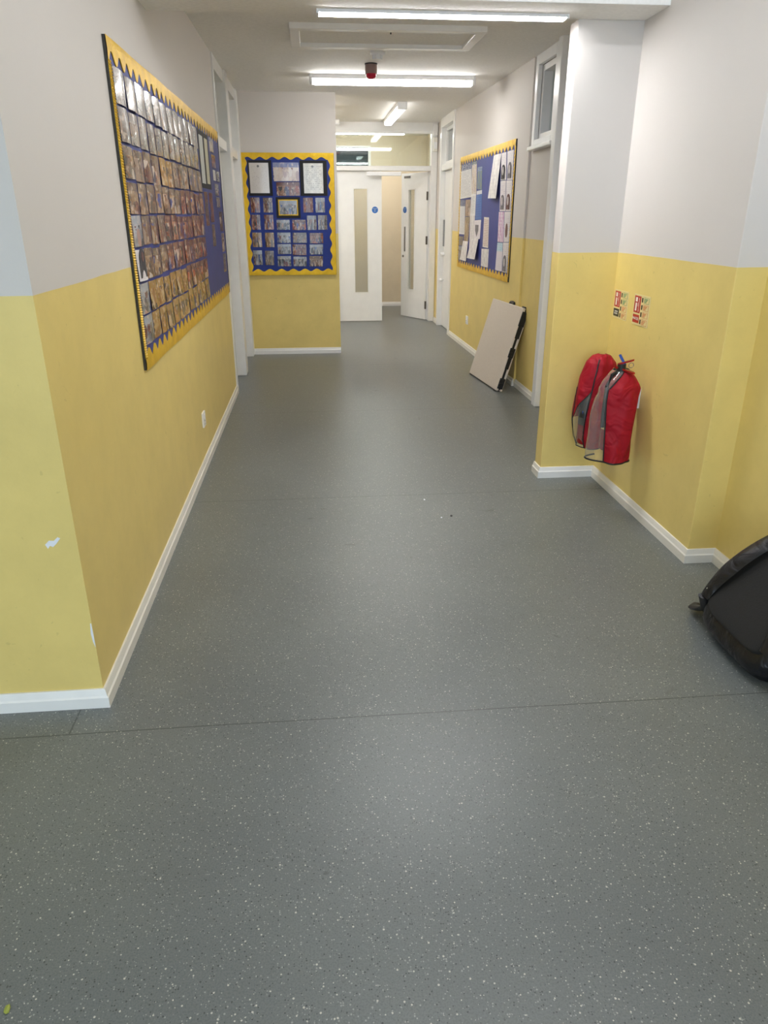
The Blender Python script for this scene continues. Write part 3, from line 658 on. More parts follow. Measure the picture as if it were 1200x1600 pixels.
def scallop(p0, p1, inward, n, depth, amp, period, thick=0.003, phase=0.0):
    """Strip along p0->p1 with a straight outer edge and a wavy inner one, standing thick proud along n."""
    p0, p1, inward, n = Vector(p0), Vector(p1), Vector(inward).normalized(), Vector(n).normalized()
    L = (p1-p0).length; t = (p1-p0)/L; N = max(8, int(L/period*12)); bm = bmesh.new(); rows = []
    for i in range(N+1):
        s_ = L*i/N; d = depth+amp*math.cos(2*PI*(s_/period+phase)); e = 0.0015*math.sin(9*s_)
        a = p0+t*s_; rows.append([bm.verts.new(a), bm.verts.new(a+n*(thick+e)), bm.verts.new(a+inward*d*0.5+n*(thick+e+0.002)), bm.verts.new(a+inward*d+n*(thick+e)), bm.verts.new(a+inward*d)])
    for A, C in zip(rows, rows[1:]):
        for k in range(4): bm.faces.new((A[k], A[k+1], C[k+1], C[k]))
    return bm
def ribbed(p0, p1, inward, n, width, pitch, thick):
    p0, p1, inward, n = Vector(p0), Vector(p1), Vector(inward).normalized(), Vector(n).normalized()
    L = (p1-p0).length; t = (p1-p0)/L; N = int(L/pitch)*2; bm = bmesh.new(); rows = []
    for i in range(N+1):
        a = p0+t*L*i/N; e = thick if i % 2 else thick*0.35
        rows.append([bm.verts.new(a), bm.verts.new(a+n*e), bm.verts.new(a+inward*width+n*e), bm.verts.new(a+inward*width)])
    for A, C in zip(rows, rows[1:]):
        for k in range(3): bm.faces.new((A[k], A[k+1], C[k+1], C[k]))
    return bm

# ---- long board on the left wall
LX = -0.703
b = thing('display_board', 'long blue board full of photographs with gold scalloped edging on the left wall', 'display board', (-0.712, 4.7, 0.855), 'display boards')
obj('backing', box(-0.7125, LX, 3.075, 6.34, 0.865, 2.03), M['blue'], b)
ed = bmesh.new(); bx(ed, -0.7125, LX+0.001, 3.063, 3.076, 0.855, 2.037); bx(ed, -0.7125, LX+0.003, 6.338, 6.356, 0.855, 2.037); bx(ed, -0.7125, LX+0.001, 3.07, 6.34, 2.026, 2.037); bx(ed, -0.7125, LX+0.001, 3.07, 6.34, 0.855, 0.866)
obj('edge_frame', ed, M['board_edge'], b)
obj('border_strip', scallop((LX, 3.066, 2.038), (LX, 6.35, 2.038), (0, 0, -1), (1, 0, 0), 0.062, 0.020, 0.118), M['gold'], b, smooth=True)
obj('border_strip', scallop((LX, 3.066, 0.853), (LX, 6.35, 0.853), (0, 0, 1), (1, 0, 0), 0.062, 0.020, 0.118, phase=0.3), M['gold'], b, smooth=True)
obj('border_strip', ribbed((LX, 3.070, 0.90), (LX, 3.070, 1.965), (0, 1, 0), (1, 0, 0), 0.034, 0.0095, 0.0055), M['gold'], b)

rowz = [1.958, 1.830, 1.704, 1.577, 1.452, 1.329, 1.199, 1.065, 0.945]
def left_quad(ya, yb, z0, z1, rot=0.0):
    cy, cz = (ya+yb)/2, (z0+z1)/2
    pts = []
    for (y, z) in ((ya, z1), (yb, z1), (yb, z0), (ya, z0)):
        dy, dz = y-cy, z-cz
        pts.append((LX, cy+dy*math.cos(rot)-dz*math.sin(rot), cz+dy*math.sin(rot)+dz*math.cos(rot)))
    return pts
pal = ['wide_grey', 'wide_grey', 'wide_hall', 'wide_hall', 'wide_red', 'wide_red', 'wide_ochre', 'wide_ochre']
for r_ in range(8):
    zt, zb_ = rowz[r_], rowz[r_+1]; y = 3.118+random.uniform(-0.004, 0.008)
    for c_ in range(12):
        wid = 0.158+random.uniform(-0.006, 0.008)
        hgt = min(zt-zb_-0.008, 0.118)+random.uniform(-0.004, 0.003)
        mt = pal[r_]
        if r_ in (4, 5) and c_ < 4: mt = 'wide_hall'
        if r_ == 3 and c_ > 6: mt = 'wide_red'
        if r_ == 6 and c_ > 6: mt = 'wide_red'
        if c_ == 0 and r_ in (4, 6, 7): mt = 'wide_out'
        if c_ == 0 and r_ == 5: mt = 'doc_port'
        if r_ == 2 and c_ > 3 and c_ < 9: mt = random.choice(['wide_hall', 'wide_ochre'])
        zj = random.uniform(-0.004, 0.003) - (0.008 if r_ in (1, 2) else 0)*math.sin(c_*0.5)*0.4
        ph = sheet('photograph', left_quad(y, y+wid, zb_+zj+0.002, zb_+zj+0.002+hgt, random.uniform(-0.02, 0.02)), (1, 0, 0), M[mt],
              'glossy photograph %s from the left in the %s row down, on the long left board' % (ORD[c_], ORD[r_]), 'photo', 'photographs on the long left board',
              bulge=random.uniform(0.003, 0.009) if r_ < 4 else random.uniform(0.002, 0.006), tilt=random.uniform(0, 0.006))
        if mt == 'doc_port':
            ph['label'] = 'white-edged portrait of a dark-robed figure at the left end of the sixth row'
            cy, cz, x = y+wid/2, zb_+0.03, LX+0.008
            pts = [(x, cy+0.05*math.cos(PI*q/12), cz+0.05+0.045*math.sin(PI*q/12)) for q in range(13)]+[(x, cy-0.058, cz-0.018), (x, cy+0.058, cz-0.018)]
            fg = obj('figure', prism(bmesh.new(), pts, (0.003, 0, 0)), M['ink_dark'], ph)
            obj('face', cyl(bmesh.new(), (x+0.0028, cy, cz+0.062), (1, 0, 0), 0.019, 0.0016, 16), M['ink_brown'], fg)
        y += wid+random.uniform(0.010, 0.016)
# right-hand strip of that board
sheet('backing_card', left_quad(5.225, 5.72, 1.612, 1.955), (1, 0, 0), M['blackcard'], 'black card behind two tall pale notices on the long left board', 'card', bulge=0.0, off=0.0005)
sheet('notice', left_quad(5.27, 5.44, 1.64, 1.925), (1, 0, 0), M['doc_long'], 'tall pale grey notice on black card on the long left board', 'notice', bulge=0.002, off=0.0016)
sheet('notice', left_quad(5.52, 5.67, 1.645, 1.925), (1, 0, 0), M['doc_long2'], 'tall cream notice on black card on the long left board', 'notice', bulge=0.002, off=0.0016)
for k, (ya, yb, z0, z1, mt, lb) in enumerate((
    (5.80, 6.02, 1.865, 1.955, 'doc_news_photo', 'white-edged print at the top far corner of the long left board'),
    (5.86, 6.08, 1.765, 1.85, 'wide_red', 'small dark print under the white-edged one on the long left board'),
    (5.88, 6.02, 1.68, 1.75, 'doc_text', 'small white card right of the cream notice on the long left board'),
    (6.08, 6.26, 1.68, 1.75, 'wide_out', 'small print at the far edge of the long left board, beside the white card'),
    (5.92, 6.14, 1.58, 1.66, 'wide_out', 'grey print below the small white card on the long left board'),
    (5.95, 6.16, 1.50, 1.57, 'wide_grey', 'pale print above the plain blue area of the long left board'),
    (5.30, 5.46, 1.38, 1.59, 'wide_red', 'narrow upright photograph below the tall grey notice on the long left board'),
    (5.54, 5.72, 1.40, 1.59, 'wide_red', 'narrow upright photograph below the tall cream notice on the long left board'),
    (5.56, 5.72, 1.24, 1.385, 'wide_hall', 'lowest narrow photograph on the blue strip of the long left board'),
    (6.05, 6.25, 1.33, 1.47, 'wide_hall', 'upper dark photograph at the far edge of the long left board'),
    (6.08, 6.26, 1.18, 1.315, 'wide_hall', 'middle dark photograph at the far edge of the long left board'),
    (6.08, 6.26, 1.03, 1.165, 'wide_grey', 'bottom dark photograph at the far edge of the long left board'))):
    sheet('photograph', left_quad(ya, yb, z0, z1), (1, 0, 0), M[mt], lb, 'photo', 'prints on the blue end of the long left board', bulge=0.003)

# ---- square board on the back wall
BY = 8.248
b = thing('display_board', 'royal blue board with wavy gold edging on the short back wall', 'display board', (-0.22, 8.27, 0.848), 'display boards')
obj('backing', box(-0.685, 0.24, BY, 8.2705, 0.853, 2.024), M['blue2'], b)
obj('edge_frame', bx(bx(bx(box(-0.69, 0.245, BY+0.003, 8.2705, 2.018, 2.028), -0.69, 0.245, BY+0.003, 8.2705, 0.846, 0.856), -0.694, -0.682, BY+0.002, 8.2705, 0.846, 2.028), 0.237, 0.248, BY+0.002, 8.2705, 0.846, 2.028), M['board_edge'], b)
N_ = (0, -1, 0)
obj('border_strip', scallop((-0.692, BY, 2.03), (0.246, BY, 2.03), (0, 0, -1), N_, 0.052, 0.013, 0.125), M['gold'], b, smooth=True)
obj('border_strip', scallop((-0.692, BY, 0.844), (0.246, BY, 0.844), (0, 0, 1), N_, 0.052, 0.013, 0.125, phase=0.2), M['gold'], b, smooth=True)
obj('border_strip', scallop((-0.692, BY, 0.86), (-0.692, BY, 2.02), (1, 0, 0), N_, 0.043, 0.010, 0.125, phase=0.4), M['gold'], b, smooth=True)
obj('border_strip', scallop((0.246, BY, 0.86), (0.246, BY, 2.02), (-1, 0, 0), N_, 0.050, 0.011, 0.125, phase=0.1), M['gold'], b, smooth=True)
def back_quad(x0, z0, x1, z1, rot=0.0):
    cx, cz = (x0+x1)/2, (z0+z1)/2; pts = []
    for (x, z) in ((x0, z1), (x1, z1), (x1, z0), (x0, z0)):
        dx, dz = x-cx, z-cz; pts.append((cx+dx*math.cos(rot)-dz*math.sin(rot), BY, cz+dx*math.sin(rot)+dz*math.cos(rot)))
    return pts
def mounted(label, m4, s4, mat, trim=None):
    t = thing('mounted_notice', label, 'notice', ((m4[0]+m4[2])/2, BY, m4[1]))
    obj('mount', box(m4[0], m4[2], BY-0.0036, BY-0.0003, m4[1], m4[3]), M['blackcard'], t)
    if trim: obj('gilt_edge', box(s4[0]-0.010, s4[2]+0.010, BY-0.0045, BY-0.003, s4[1]-0.010, s4[3]+0.010), M['gold'], t)
    sheet('printed_sheet', back_quad(*s4), N_, mat, None, None, root=t, off=0.0046, bulge=0.002)
mounted('cream letter in a black mount at the upper left of the square board', (-0.634, 1.628, -0.392, 1.960), (-0.618, 1.653, -0.423, 1.936), M['letter'])
mounted('shiny certificate in a black mount at the upper right of the square board', (-0.104, 1.628, 0.172, 1.960), (-0.068, 1.652, 0.132, 1.934), M['cert'])
mounted('gold-edged group photograph in a black mount at the centre of the square board', (-0.364, 1.414, -0.116, 1.614), (-0.332, 1.449, -0.150, 1.583), M['photo_out'], True)
sheet('newspaper_page', back_quad(-0.378, 1.766, -0.114, 1.940), N_, M['doc_news_photo'], 'colour newspaper page top centre of the square board', 'newspaper page')
sheet('newspaper_page', back_quad(-0.352, 1.628, -0.112, 1.757, 0.01), N_, M['photo_red'], 'smaller red and grey newspaper page above the gold-edged photograph', 'newspaper page')
FB = [(-0.627,1.467,-0.532,1.612,'photo_red','upper left of the square board, first below the letter'),(-0.497,1.468,-0.403,1.609,'photo_hall','upper left of the square board, second below the letter'),
 (-0.083,1.468,0.018,1.610,'photo_red','first below the certificate on the square board'),(0.044,1.468,0.140,1.610,'photo_out','second below the certificate on the square board'),
 (-0.629,1.301,-0.537,1.446,'photo_red','outer left of the second row on the square board'),(-0.496,1.302,-0.401,1.446,'photo_red','second from left in the second row of the square board'),
 (-0.370,1.300,-0.233,1.397,'photo_out','directly under the gold-edged photograph to the left'),(-0.206,1.297,-0.065,1.397,'photo_red','directly under the gold-edged photograph to the right'),
 (-0.050,1.297,0.048,1.438,'photo_out','second from right in the second row of the square board'),(0.064,1.299,0.160,1.441,'photo_grey','rightmost of the second row on the square board'),
 (-0.630,1.130,-0.534,1.273,'photo_ochre','outer left of the third row on the square board'),(-0.498,1.128,-0.405,1.272,'photo_ochre','second from left in the third row of the square board'),
 (-0.369,1.171,-0.231,1.272,'photo_out','third from left in the third row of the square board'),(-0.207,1.170,-0.062,1.271,'photo_grey','fourth from left in the third row of the square board'),
 (-0.029,1.165,0.113,1.268,'photo_red','rightmost of the third row on the square board'),
 (-0.372,1.059,-0.231,1.158,'photo_out','left of the fourth row of landscape prints on the square board'),(-0.215,1.047,-0.070,1.155,'photo_red','middle of the fourth row of landscape prints on the square board'),
 (-0.034,1.053,0.108,1.154,'photo_out','right of the fourth row of landscape prints on the square board'),
 (-0.632,0.950,-0.540,1.097,'photo_out','bottom left corner of the square board'),(-0.510,0.947,-0.417,1.092,'photo_grey','second from left along the bottom of the square board'),
 (-0.379,0.935,-0.239,1.038,'photo_out','third from left along the bottom of the square board'),(-0.212,0.934,-0.072,1.032,'photo_out','fourth from left along the bottom of the square board'),
 (-0.042,0.932,0.102,1.037,'photo_hall','bottom right corner of the square board')]
for i, (x0, z0, x1, z1, mt, where) in enumerate(FB):
    kind = 'upright' if (z1-z0) > (x1-x0) else 'landscape'
    sheet('photograph', back_quad(x0, z0, x1, z1, random.uniform(-0.02, 0.02) if i > 14 else 0), N_, M[mt], '%s photograph, %s' % (kind, where), 'photo', 'photographs on the square board', bulge=0.002, nu=6, nv=4)

# ---- paper board on the right wall
SKEW = 0.0194
RX = 1.707
b = thing('display_board', 'blue board of loose papers with gold edging on the right wall', 'display board', (1.715, 7.88, 0.87), 'display boards')
obj('backing', box(RX, 1.7155, 6.765, 9.00, 0.885, 2.035), M['blue'], b)
ed = bmesh.new(); bx(ed, RX-0.001, 1.7155, 6.752, 6.767, 0.875, 2.042); bx(ed, RX-0.001, 1.7155, 8.998, 9.012, 0.875, 2.042); bx(ed, RX-0.001, 1.7155, 6.765, 9.00, 2.033, 2.042); bx(ed, RX-0.001, 1.7155, 6.765, 9.00, 0.875, 0.886)
obj('edge_frame', ed, M['board_edge'], b)
NX = (-1, 0, 0)
obj('border_strip', scallop((RX, 6.76, 2.044), (RX, 9.01, 2.044), (0, 0, -1), NX, 0.062, 0.018, 0.118), M['gold'], b, smooth=True)
obj('border_strip', scallop((RX, 6.76, 0.872), (RX, 9.01, 0.872), (0, 0, 1), NX, 0.058, 0.018, 0.118, phase=0.3), M['gold'], b, smooth=True)
obj('border_strip', ribbed((RX, 6.756, 0.92), (RX, 6.756, 1.99), (0, 1, 0), NX, 0.024, 0.03, 0.006), M['gold'], b)
obj('border_strip', ribbed((RX, 9.010, 0.92), (RX, 9.010, 1.99), (0, -1, 0), NX, 0.030, 0.03, 0.006), M['gold'], b)
R_ = {
 'news_big': ([(9.014,1.981),(8.467,1.969),(8.382,1.620),(8.985,1.610)], 'doc_news', 'large newsletter with a navy heading at the far top corner of the paper board', 'newsletter', 0.004, 0),
 'leaf_top': ([(8.428,1.972),(8.205,1.968),(8.168,1.651),(8.403,1.646)], 'doc_leaf', 'leaflet with a dark top strip right of the large newsletter', 'leaflet', 0.006, 0),
 'leaf_mid': ([(8.403,1.646),(8.177,1.649),(8.181,1.434),(8.422,1.433)], 'doc_text', 'plain typed sheet in the middle of the leaflet column, left of the blue poster', 'paper sheet', 0.010, 0),
 'leaf_low': ([(8.422,1.433),(8.191,1.434),(8.158,1.128),(8.393,1.103)], 'doc_faint', 'curling faint sheet at the bottom of the leaflet column', 'paper sheet', 0.007, 0.002),
 'leaf_col': ([(8.157,1.897),(7.952,1.897),(7.933,1.679),(8.153,1.695)], 'doc_green', 'green and blue colour leaflet above the bright blue poster', 'leaflet', 0.004, 0),
 'blue_post': ([(8.148,1.672),(7.918,1.676),(7.892,1.402),(8.164,1.396)], 'doc_bluep', 'bright blue poster with a white heading on the paper board', 'poster', 0.005, 0),
 'shield': ([(8.201,1.387),(7.900,1.395),(7.920,1.209),(8.209,1.205)], 'doc_port', 'white sheet with a grey shield shape under the blue poster', 'paper sheet', 0.004, 0),
 'white_low': ([(8.244,1.204),(7.927,1.219),(7.940,1.008),(8.316,1.004)], 'doc_faint', 'white sheet curling off the board below the shield drawing', 'paper sheet', 0.008, 0.03),
 'list': ([(7.775,1.422),(7.572,1.419),(7.549,1.137),(7.782,1.138)], 'doc_list', 'tall list ruled in red alone on the blue middle of the paper board', 'list', 0.003, 0),
 'list2': ([(7.823,1.119),(7.517,1.128),(7.524,0.925),(7.815,0.930)], 'doc_faint', 'pale sheet pinned under the red-ruled list', 'paper sheet', 0.005, 0),
 'long': ([(7.503,1.982),(7.230,1.980),(7.232,1.585),(7.536,1.591)], 'doc_faint', 'long white sheet hanging off the board left of the portrait drawings', 'paper sheet', 0.010, 0.03),
 'por1': ([(7.222,1.979),(7.056,1.984),(7.011,1.734),(7.203,1.737)], 'doc_port', 'portrait drawing with dark hair in the top row, left one', 'drawing', 0.004, 0),
 'por2': ([(7.025,1.982),(6.819,1.987),(6.805,1.726),(6.979,1.731)], 'doc_port', 'portrait drawing with grey hair at the near top corner of the paper board', 'drawing', 0.004, 0),
 'por3': ([(7.205,1.731),(7.017,1.729),(6.978,1.473),(7.180,1.474)], 'doc_port', 'grey portrait drawing in the second row, left one', 'drawing', 0.004, 0),
 'por4': ([(7.000,1.728),(6.814,1.723),(6.800,1.473),(6.964,1.473)], 'doc_port', 'brown-haired portrait drawing in the second row, right one', 'drawing', 0.004, 0),
 'pink': ([(7.205,1.469),(7.017,1.468),(6.985,1.209),(7.195,1.207)], 'doc_pink', 'sheet of pink and violet doodles below the portrait drawings', 'drawing', 0.005, 0),
 'tear': ([(7.002,1.468),(6.800,1.469),(6.802,1.217),(6.971,1.210)], 'doc_port', 'sheet with a brown teardrop figure near the front edge of the paper board', 'drawing', 0.005, 0),
 'cyan': ([(7.197,1.200),(7.006,1.203),(6.988,0.933),(7.228,0.937)], 'doc_cyan', 'sheet with a pale blue top in the bottom row of drawings', 'drawing', 0.005, 0),
 'por5': ([(6.992,1.205),(6.801,1.212),(6.804,0.928),(6.972,0.932)], 'doc_port', 'grey portrait drawing at the near bottom corner of the paper board', 'drawing', 0.005, 0),
 'news2': ([(8.984,1.603),(8.708,1.598),(8.666,1.236),(8.975,1.235)], 'doc_news', 'narrow newsletter with a navy heading below the large newsletter', 'newsletter', 0.004, 0),
 'ph1': ([(8.675,1.597),(8.423,1.597),(8.420,1.426),(8.675,1.428)], 'photo_red', 'dark red print between the narrow newsletter and the typed sheet', 'photo', 0.003, 0),
 'ph2': ([(8.663,1.421),(8.430,1.422),(8.464,1.169),(8.691,1.164)], 'photo_ochre', 'greenish upright print under the dark red one on the paper board', 'photo', 0.003, 0),
 'ph3': ([(9.006,1.211),(8.723,1.212),(8.749,1.111),(8.999,1.108)], 'photo_grey', 'pale print under the narrow newsletter', 'photo', 0.003, 0),
 'white3': ([(8.731,1.168),(8.474,1.169),(8.460,0.961),(8.778,0.963)], 'doc_faint', 'loose white sheet at the far bottom corner of the paper board', 'paper sheet', 0.006, 0.02),
 'ph4': ([(8.997,1.096),(8.765,1.105),(8.791,0.936),(8.980,0.934)], 'photo_out', 'dark blue print in the far bottom corner of the paper board', 'photo', 0.003, 0)}
RN = {'newsletter': 'newsletter', 'leaflet': 'leaflet', 'paper sheet': 'paper_sheet', 'poster': 'poster', 'list': 'paper_list', 'drawing': 'drawing', 'photo': 'photograph'}
rs = {}
for k, (q, mt, lb, cat, bul, tl) in R_.items():
    q = [(min(8.975, max(6.80, y)), min(1.962, max(0.952, z))) for y, z in q]
    rs[k] = sheet(RN[cat], [(RX, y, z) for y, z in q], NX, M[mt], lb, cat, 'papers on the right wall board', bulge=bul, tilt=tl, off=0.0135 if k == 'white_low' else 0.0012)
def arch(key, cy, z0, z1, hw, mat, name='portrait'):
    o = rs[key]; x = RX-0.0105; pts = []
    for i in range(13):
        a = PI*i/12; pts.append((x, cy+hw*math.cos(a), z1-(z1-z0)*0.45+(z1-z0)*0.45*math.sin(a)))
    pts += [(x, cy-hw, z0), (x, cy+hw, z0)]
    p = obj(name, prism(bmesh.new(), pts, (0.004, 0, 0)), M[mat], o)
    return p
for key, cy, z0, z1, mt in (('por1', 7.11, 1.745, 1.862, 'ink_dark'), ('por2', 6.895, 1.742, 1.872, 'ink_grey'), ('por3', 7.085, 1.487, 1.612, 'ink_grey'), ('por4', 6.885, 1.487, 1.615, 'ink_brown'), ('por5', 6.888, 0.962, 1.10, 'ink_grey')):
    p = arch(key, cy, z0, z1, 0.052, mt)
    ff = cyl(bmesh.new(), (RX-0.0103, cy, (z0+z1)/2+0.005), (-1, 0, 0), 0.026, 0.0016, 20)
    for v in ff.verts: v.co.z = (z0+z1)/2+(v.co.z-(z0+z1)/2)*1.35
    obj('face', ff, M['ink_pale'], p)
sh = prism(bmesh.new(), [(RX-0.0065, 7.985, 1.345), (RX-0.0065, 8.135, 1.345), (RX-0.0065, 8.13, 1.29), (RX-0.0065, 8.06, 1.228), (RX-0.0065, 7.99, 1.29)], (0.004, 0, 0))
obj('shield_shape', sh, M['ink_grey'], rs['shield'])
td = prism(bmesh.new(), [(RX-0.0085, 6.888+0.036*math.sin(a), 1.312+0.06*math.cos(a)) for a in [2*PI*i/20 for i in range(20)]], (0.004, 0, 0))
obj('teardrop_figure', td, M['ink_brown'], rs['tear'])

SKEW = 0.0

# ------------------------------------------------------------------ folding table leaning on the right wall
A = Vector((1.483, 6.977, 0.012)); Bc = Vector((1.560, 6.185, 0.012))
e1 = (Bc-A).normalized(); TW = (Bc-A).length
hn = Vector((-e1.y, e1.x, 0)); hn = hn if hn.x > 0 else -hn
e2 = (hn*0.205+Vector((0, 0, 0.70))).normalized(); TH = 0.729
e3 = e1.cross(e2).normalized(); e3 = e3 if e3.x < 0 else -e3           # outward, into the corridor
def tp(u, v, w_): return A+e1*u+e2*v+e3*w_
def tbox(bm, u0, u1, v0, v1, w0, w1, bev=0.0):
    tmp = bmesh.new(); bx(tmp, u0, u1, v0, v1, w0, w1, bev)
    for v in tmp.verts: v.co = tp(*v.co)
    me = bpy.data.meshes.new('tmp'); tmp.to_mesh(me); tmp.free(); bm.from_mesh(me); bpy.data.meshes.remove(me); return bm
t = thing('folding_table', 'beige folded plastic table leaning against the right wall', 'table', tuple((A+Bc)/2*1.0))
obj('table_top', tbox(bmesh.new(), 0, TW, 0, TH, -0.022, 0.0, 0.005), M['table'], t)
obj('table_top', tbox(bmesh.new(), 0, TW, 0, TH, -0.060, -0.040, 0.005), M['table'], t)
g = bmesh.new(); tbox(g, 0.012, TW-0.010, 0.012, TH-0.012, -0.040, -0.022)
obj('hinge_gap', g, M['black'], t)
for (v0, v1, w0, w1) in ((0.02, 0.115, -0.055, -0.003), (0.30, 0.385, -0.053, -0.004), (0.575, 0.70, -0.055, -0.003)):
    g = bmesh.new(); tbox(g, TW-0.012, TW+0.004, v0, v1, w0, w1, 0.003)
    for q in range(3): tbox(g, TW+0.003, TW+0.008, v0+0.012+q*(v1-v0-0.03)/2, v0+0.020+q*(v1-v0-0.03)/2, w0+0.006, w1-0.006)
    obj('edge_clip', g, M['black'], t)
for (v0, v1, w0, w1) in ((0.115, 0.20, -0.034, -0.016), (0.20, 0.30, -0.048, -0.014), (0.385, 0.47, -0.034, -0.016), (0.47, 0.575, -0.050, -0.010)):
    g = tbox(bmesh.new(), TW-0.012, TW+0.002, v0, v1, w0, w1); obj('leg_slot', g, M['black'], t)
for u in (0.02, TW-0.075):
    obj('rubber_foot', tbox(bmesh.new(), u, u+0.055, -0.0135, 0.002, -0.058, -0.002), M['black'], t)
obj('edge_rail', tbox(bmesh.new(), 0.01, TW-0.01, -0.006, 0.001, -0.054, -0.004), M['black'], t)
hd = bmesh.new(); ub = TW*0.56
tube(hd, [tp(ub-0.05, TH, -0.028), tp(ub-0.045, TH+0.012, -0.028), tp(ub, TH+0.017, -0.028), tp(ub+0.045, TH+0.012, -0.028), tp(ub+0.05, TH, -0.028)], 0.013, 8)
obj('carry_handle', hd, M['black'], t)
obj('latch', tbox(bmesh.new(), TW-0.06, TW-0.005, TH-0.004, TH+0.012, -0.044, -0.008, 0.003), M['black'], t)

# ------------------------------------------------------------------ fire extinguishers under red covers
def extinguisher(label, cx, cy, z0, band, wallx, kr=1.0):
    t = thing('fire_extinguisher', label, 'fire extinguisher', (cx, cy, z0))
    bm = bmesh.new(); prof = [(0.0, 0), (0.060, 0), (0.066, 0.012), (0.066, 0.30), (0.058, 0.335), (0.036, 0.362), (0.020, 0.372), (0.020, 0.392)]
    rings = [[bm.verts.new((cx+kr*r*math.cos(2*PI*k/28), cy+kr*r*math.sin(2*PI*k/28), z0+z)) for k in range(28)] for r, z in prof[1:]]
    for a_, b_ in zip(rings, rings[1:]):
        for k in range(28): bm.faces.new((a_[k], a_[(k+1) % 28], b_[(k+1) % 28], b_[k]))
    bm.faces.new(rings[0][::-1]); bm.faces.new(rings[-1])
    obj('cylinder', bm, M['redpaint'], t, smooth=True)
    lb = bmesh.new(); n = 14
    rr = [[lb.verts.new((cx+kr*0.0668*math.cos(a), cy+kr*0.0668*math.sin(a), z0+z)) for a in [math.radians(175+110*k/n) for k in range(n+1)]] for z in (0.11, 0.25)]
    for k in range(n): lb.faces.new((rr[0][k], rr[0][k+1], rr[1][k+1], rr[1][k]))
    obj('instruction_label', lb, band, t, smooth=True)
    obj('valve', cyl(bmesh.new(), (cx, cy, z0+0.39), (0, 0, 1), 0.021, 0.045, 20), M['black'], t)
    return t, cx, cy, z0
e, cx, cy, z0 = extinguisher('red fire extinguisher with red levers sticking out of the front cover', 1.488, 3.432, 0.335, M['signwhite'], 1.62)
def lever(bm, p, q, w_, h_):
    p, q = Vector(p), Vector(q); d = (q-p); s_ = d.cross(Vector((0, 0, 1))).normalized()*w_/2; up = Vector((0, 0, h_))
    pts = [p-s_*0.7, p+s_*0.7, q+s_, q+d.normalized()*0.012, q-s_]
    return prism(bm, pts, up)
zz = z0+0.425
hb = lever(bmesh.new(), (cx-0.020, cy+0.005, zz-0.01), (cx+0.042, cy-0.040, zz-0.030), 0.026, 0.008)
obj('lever_handle', hb, M['redpaint'], e)
hb = lever(bmesh.new(), (cx-0.020, cy+0.005, zz+0.004), (cx+0.036, cy-0.026, zz+0.026), 0.024, 0.008)
obj('lever_handle', hb, M['redpaint'], e)
obj('safety_tag', tube(bmesh.new(), [(cx+0.010, cy-0.012, zz+0.010), (cx-0.002, cy+0.004, zz+0.034), (cx-0.010, cy+0.014, zz+0.052)], 0.010, 8, 0.5), M['blueplastic'], e)
obj('hose', tube(bmesh.new(), [(cx-0.02, cy, zz-0.03), (cx-0.05, cy-0.02, zz-0.04), (cx-0.075, cy-0.03, zz-0.09), (cx-0.078, cy-0.03, zz-0.2), (cx-0.076, cy-0.03, zz-0.3)], 0.010), M['black'], e)
obj('wall_bracket', box(cx+0.062, 1.6205, cy+0.035, cy+0.055, z0+0.20, z0+0.30), M['gloss'], e)
pin = tube(bmesh.new(), [(cx+0.03+0.012*math.cos(a), cy-0.04, zz+0.010+0.012*math.sin(a)) for a in [2*PI*i/14 for i in range(14)]], 0.0018, 6, closed=True)
obj('pin_ring', pin, M['steel'], e)
e2_, cx2, cy2, z02 = extinguisher('red fire extinguisher with black fittings behind the clear window of the back cover', 1.508, 3.785, 0.262, M['signink'], 1.62, 1.15)
obj('horn', cyl(bmesh.new(), (cx2-0.062, cy2-0.050, z02+0.16), (0.10, 0.05, 1), 0.034, 0.20, 20, 0.022), M['black'], e2_)
obj('hose', tube(bmesh.new(), [(cx2-0.066, cy2-0.03, z02+0.35), (cx2-0.055, cy2-0.02, z02+0.41), (cx2-0.02, cy2, z02+0.425)], 0.012), M['black'], e2_)
obj('lever_handle', lever(lever(bmesh.new(), (cx2, cy2, z02+0.425), (cx2-0.035, cy2-0.02, z02+0.43), 0.026, 0.008), (cx2, cy2, z02+0.405), (cx2-0.04, cy2-0.02, z02+0.395), 0.026, 0.008), M['black'], e2_)
obj('safety_tag', box(cx2-0.085, cx2-0.068, cy2-0.07, cy2-0.045, z02+0.17, z02+0.20), M['blueplastic'], e2_)
obj('wall_bracket', box(cx2+0.064, 1.6205, cy2-0.03, cy2+0.03, z02+0.2, z02+0.33), M['gloss'], e2_)

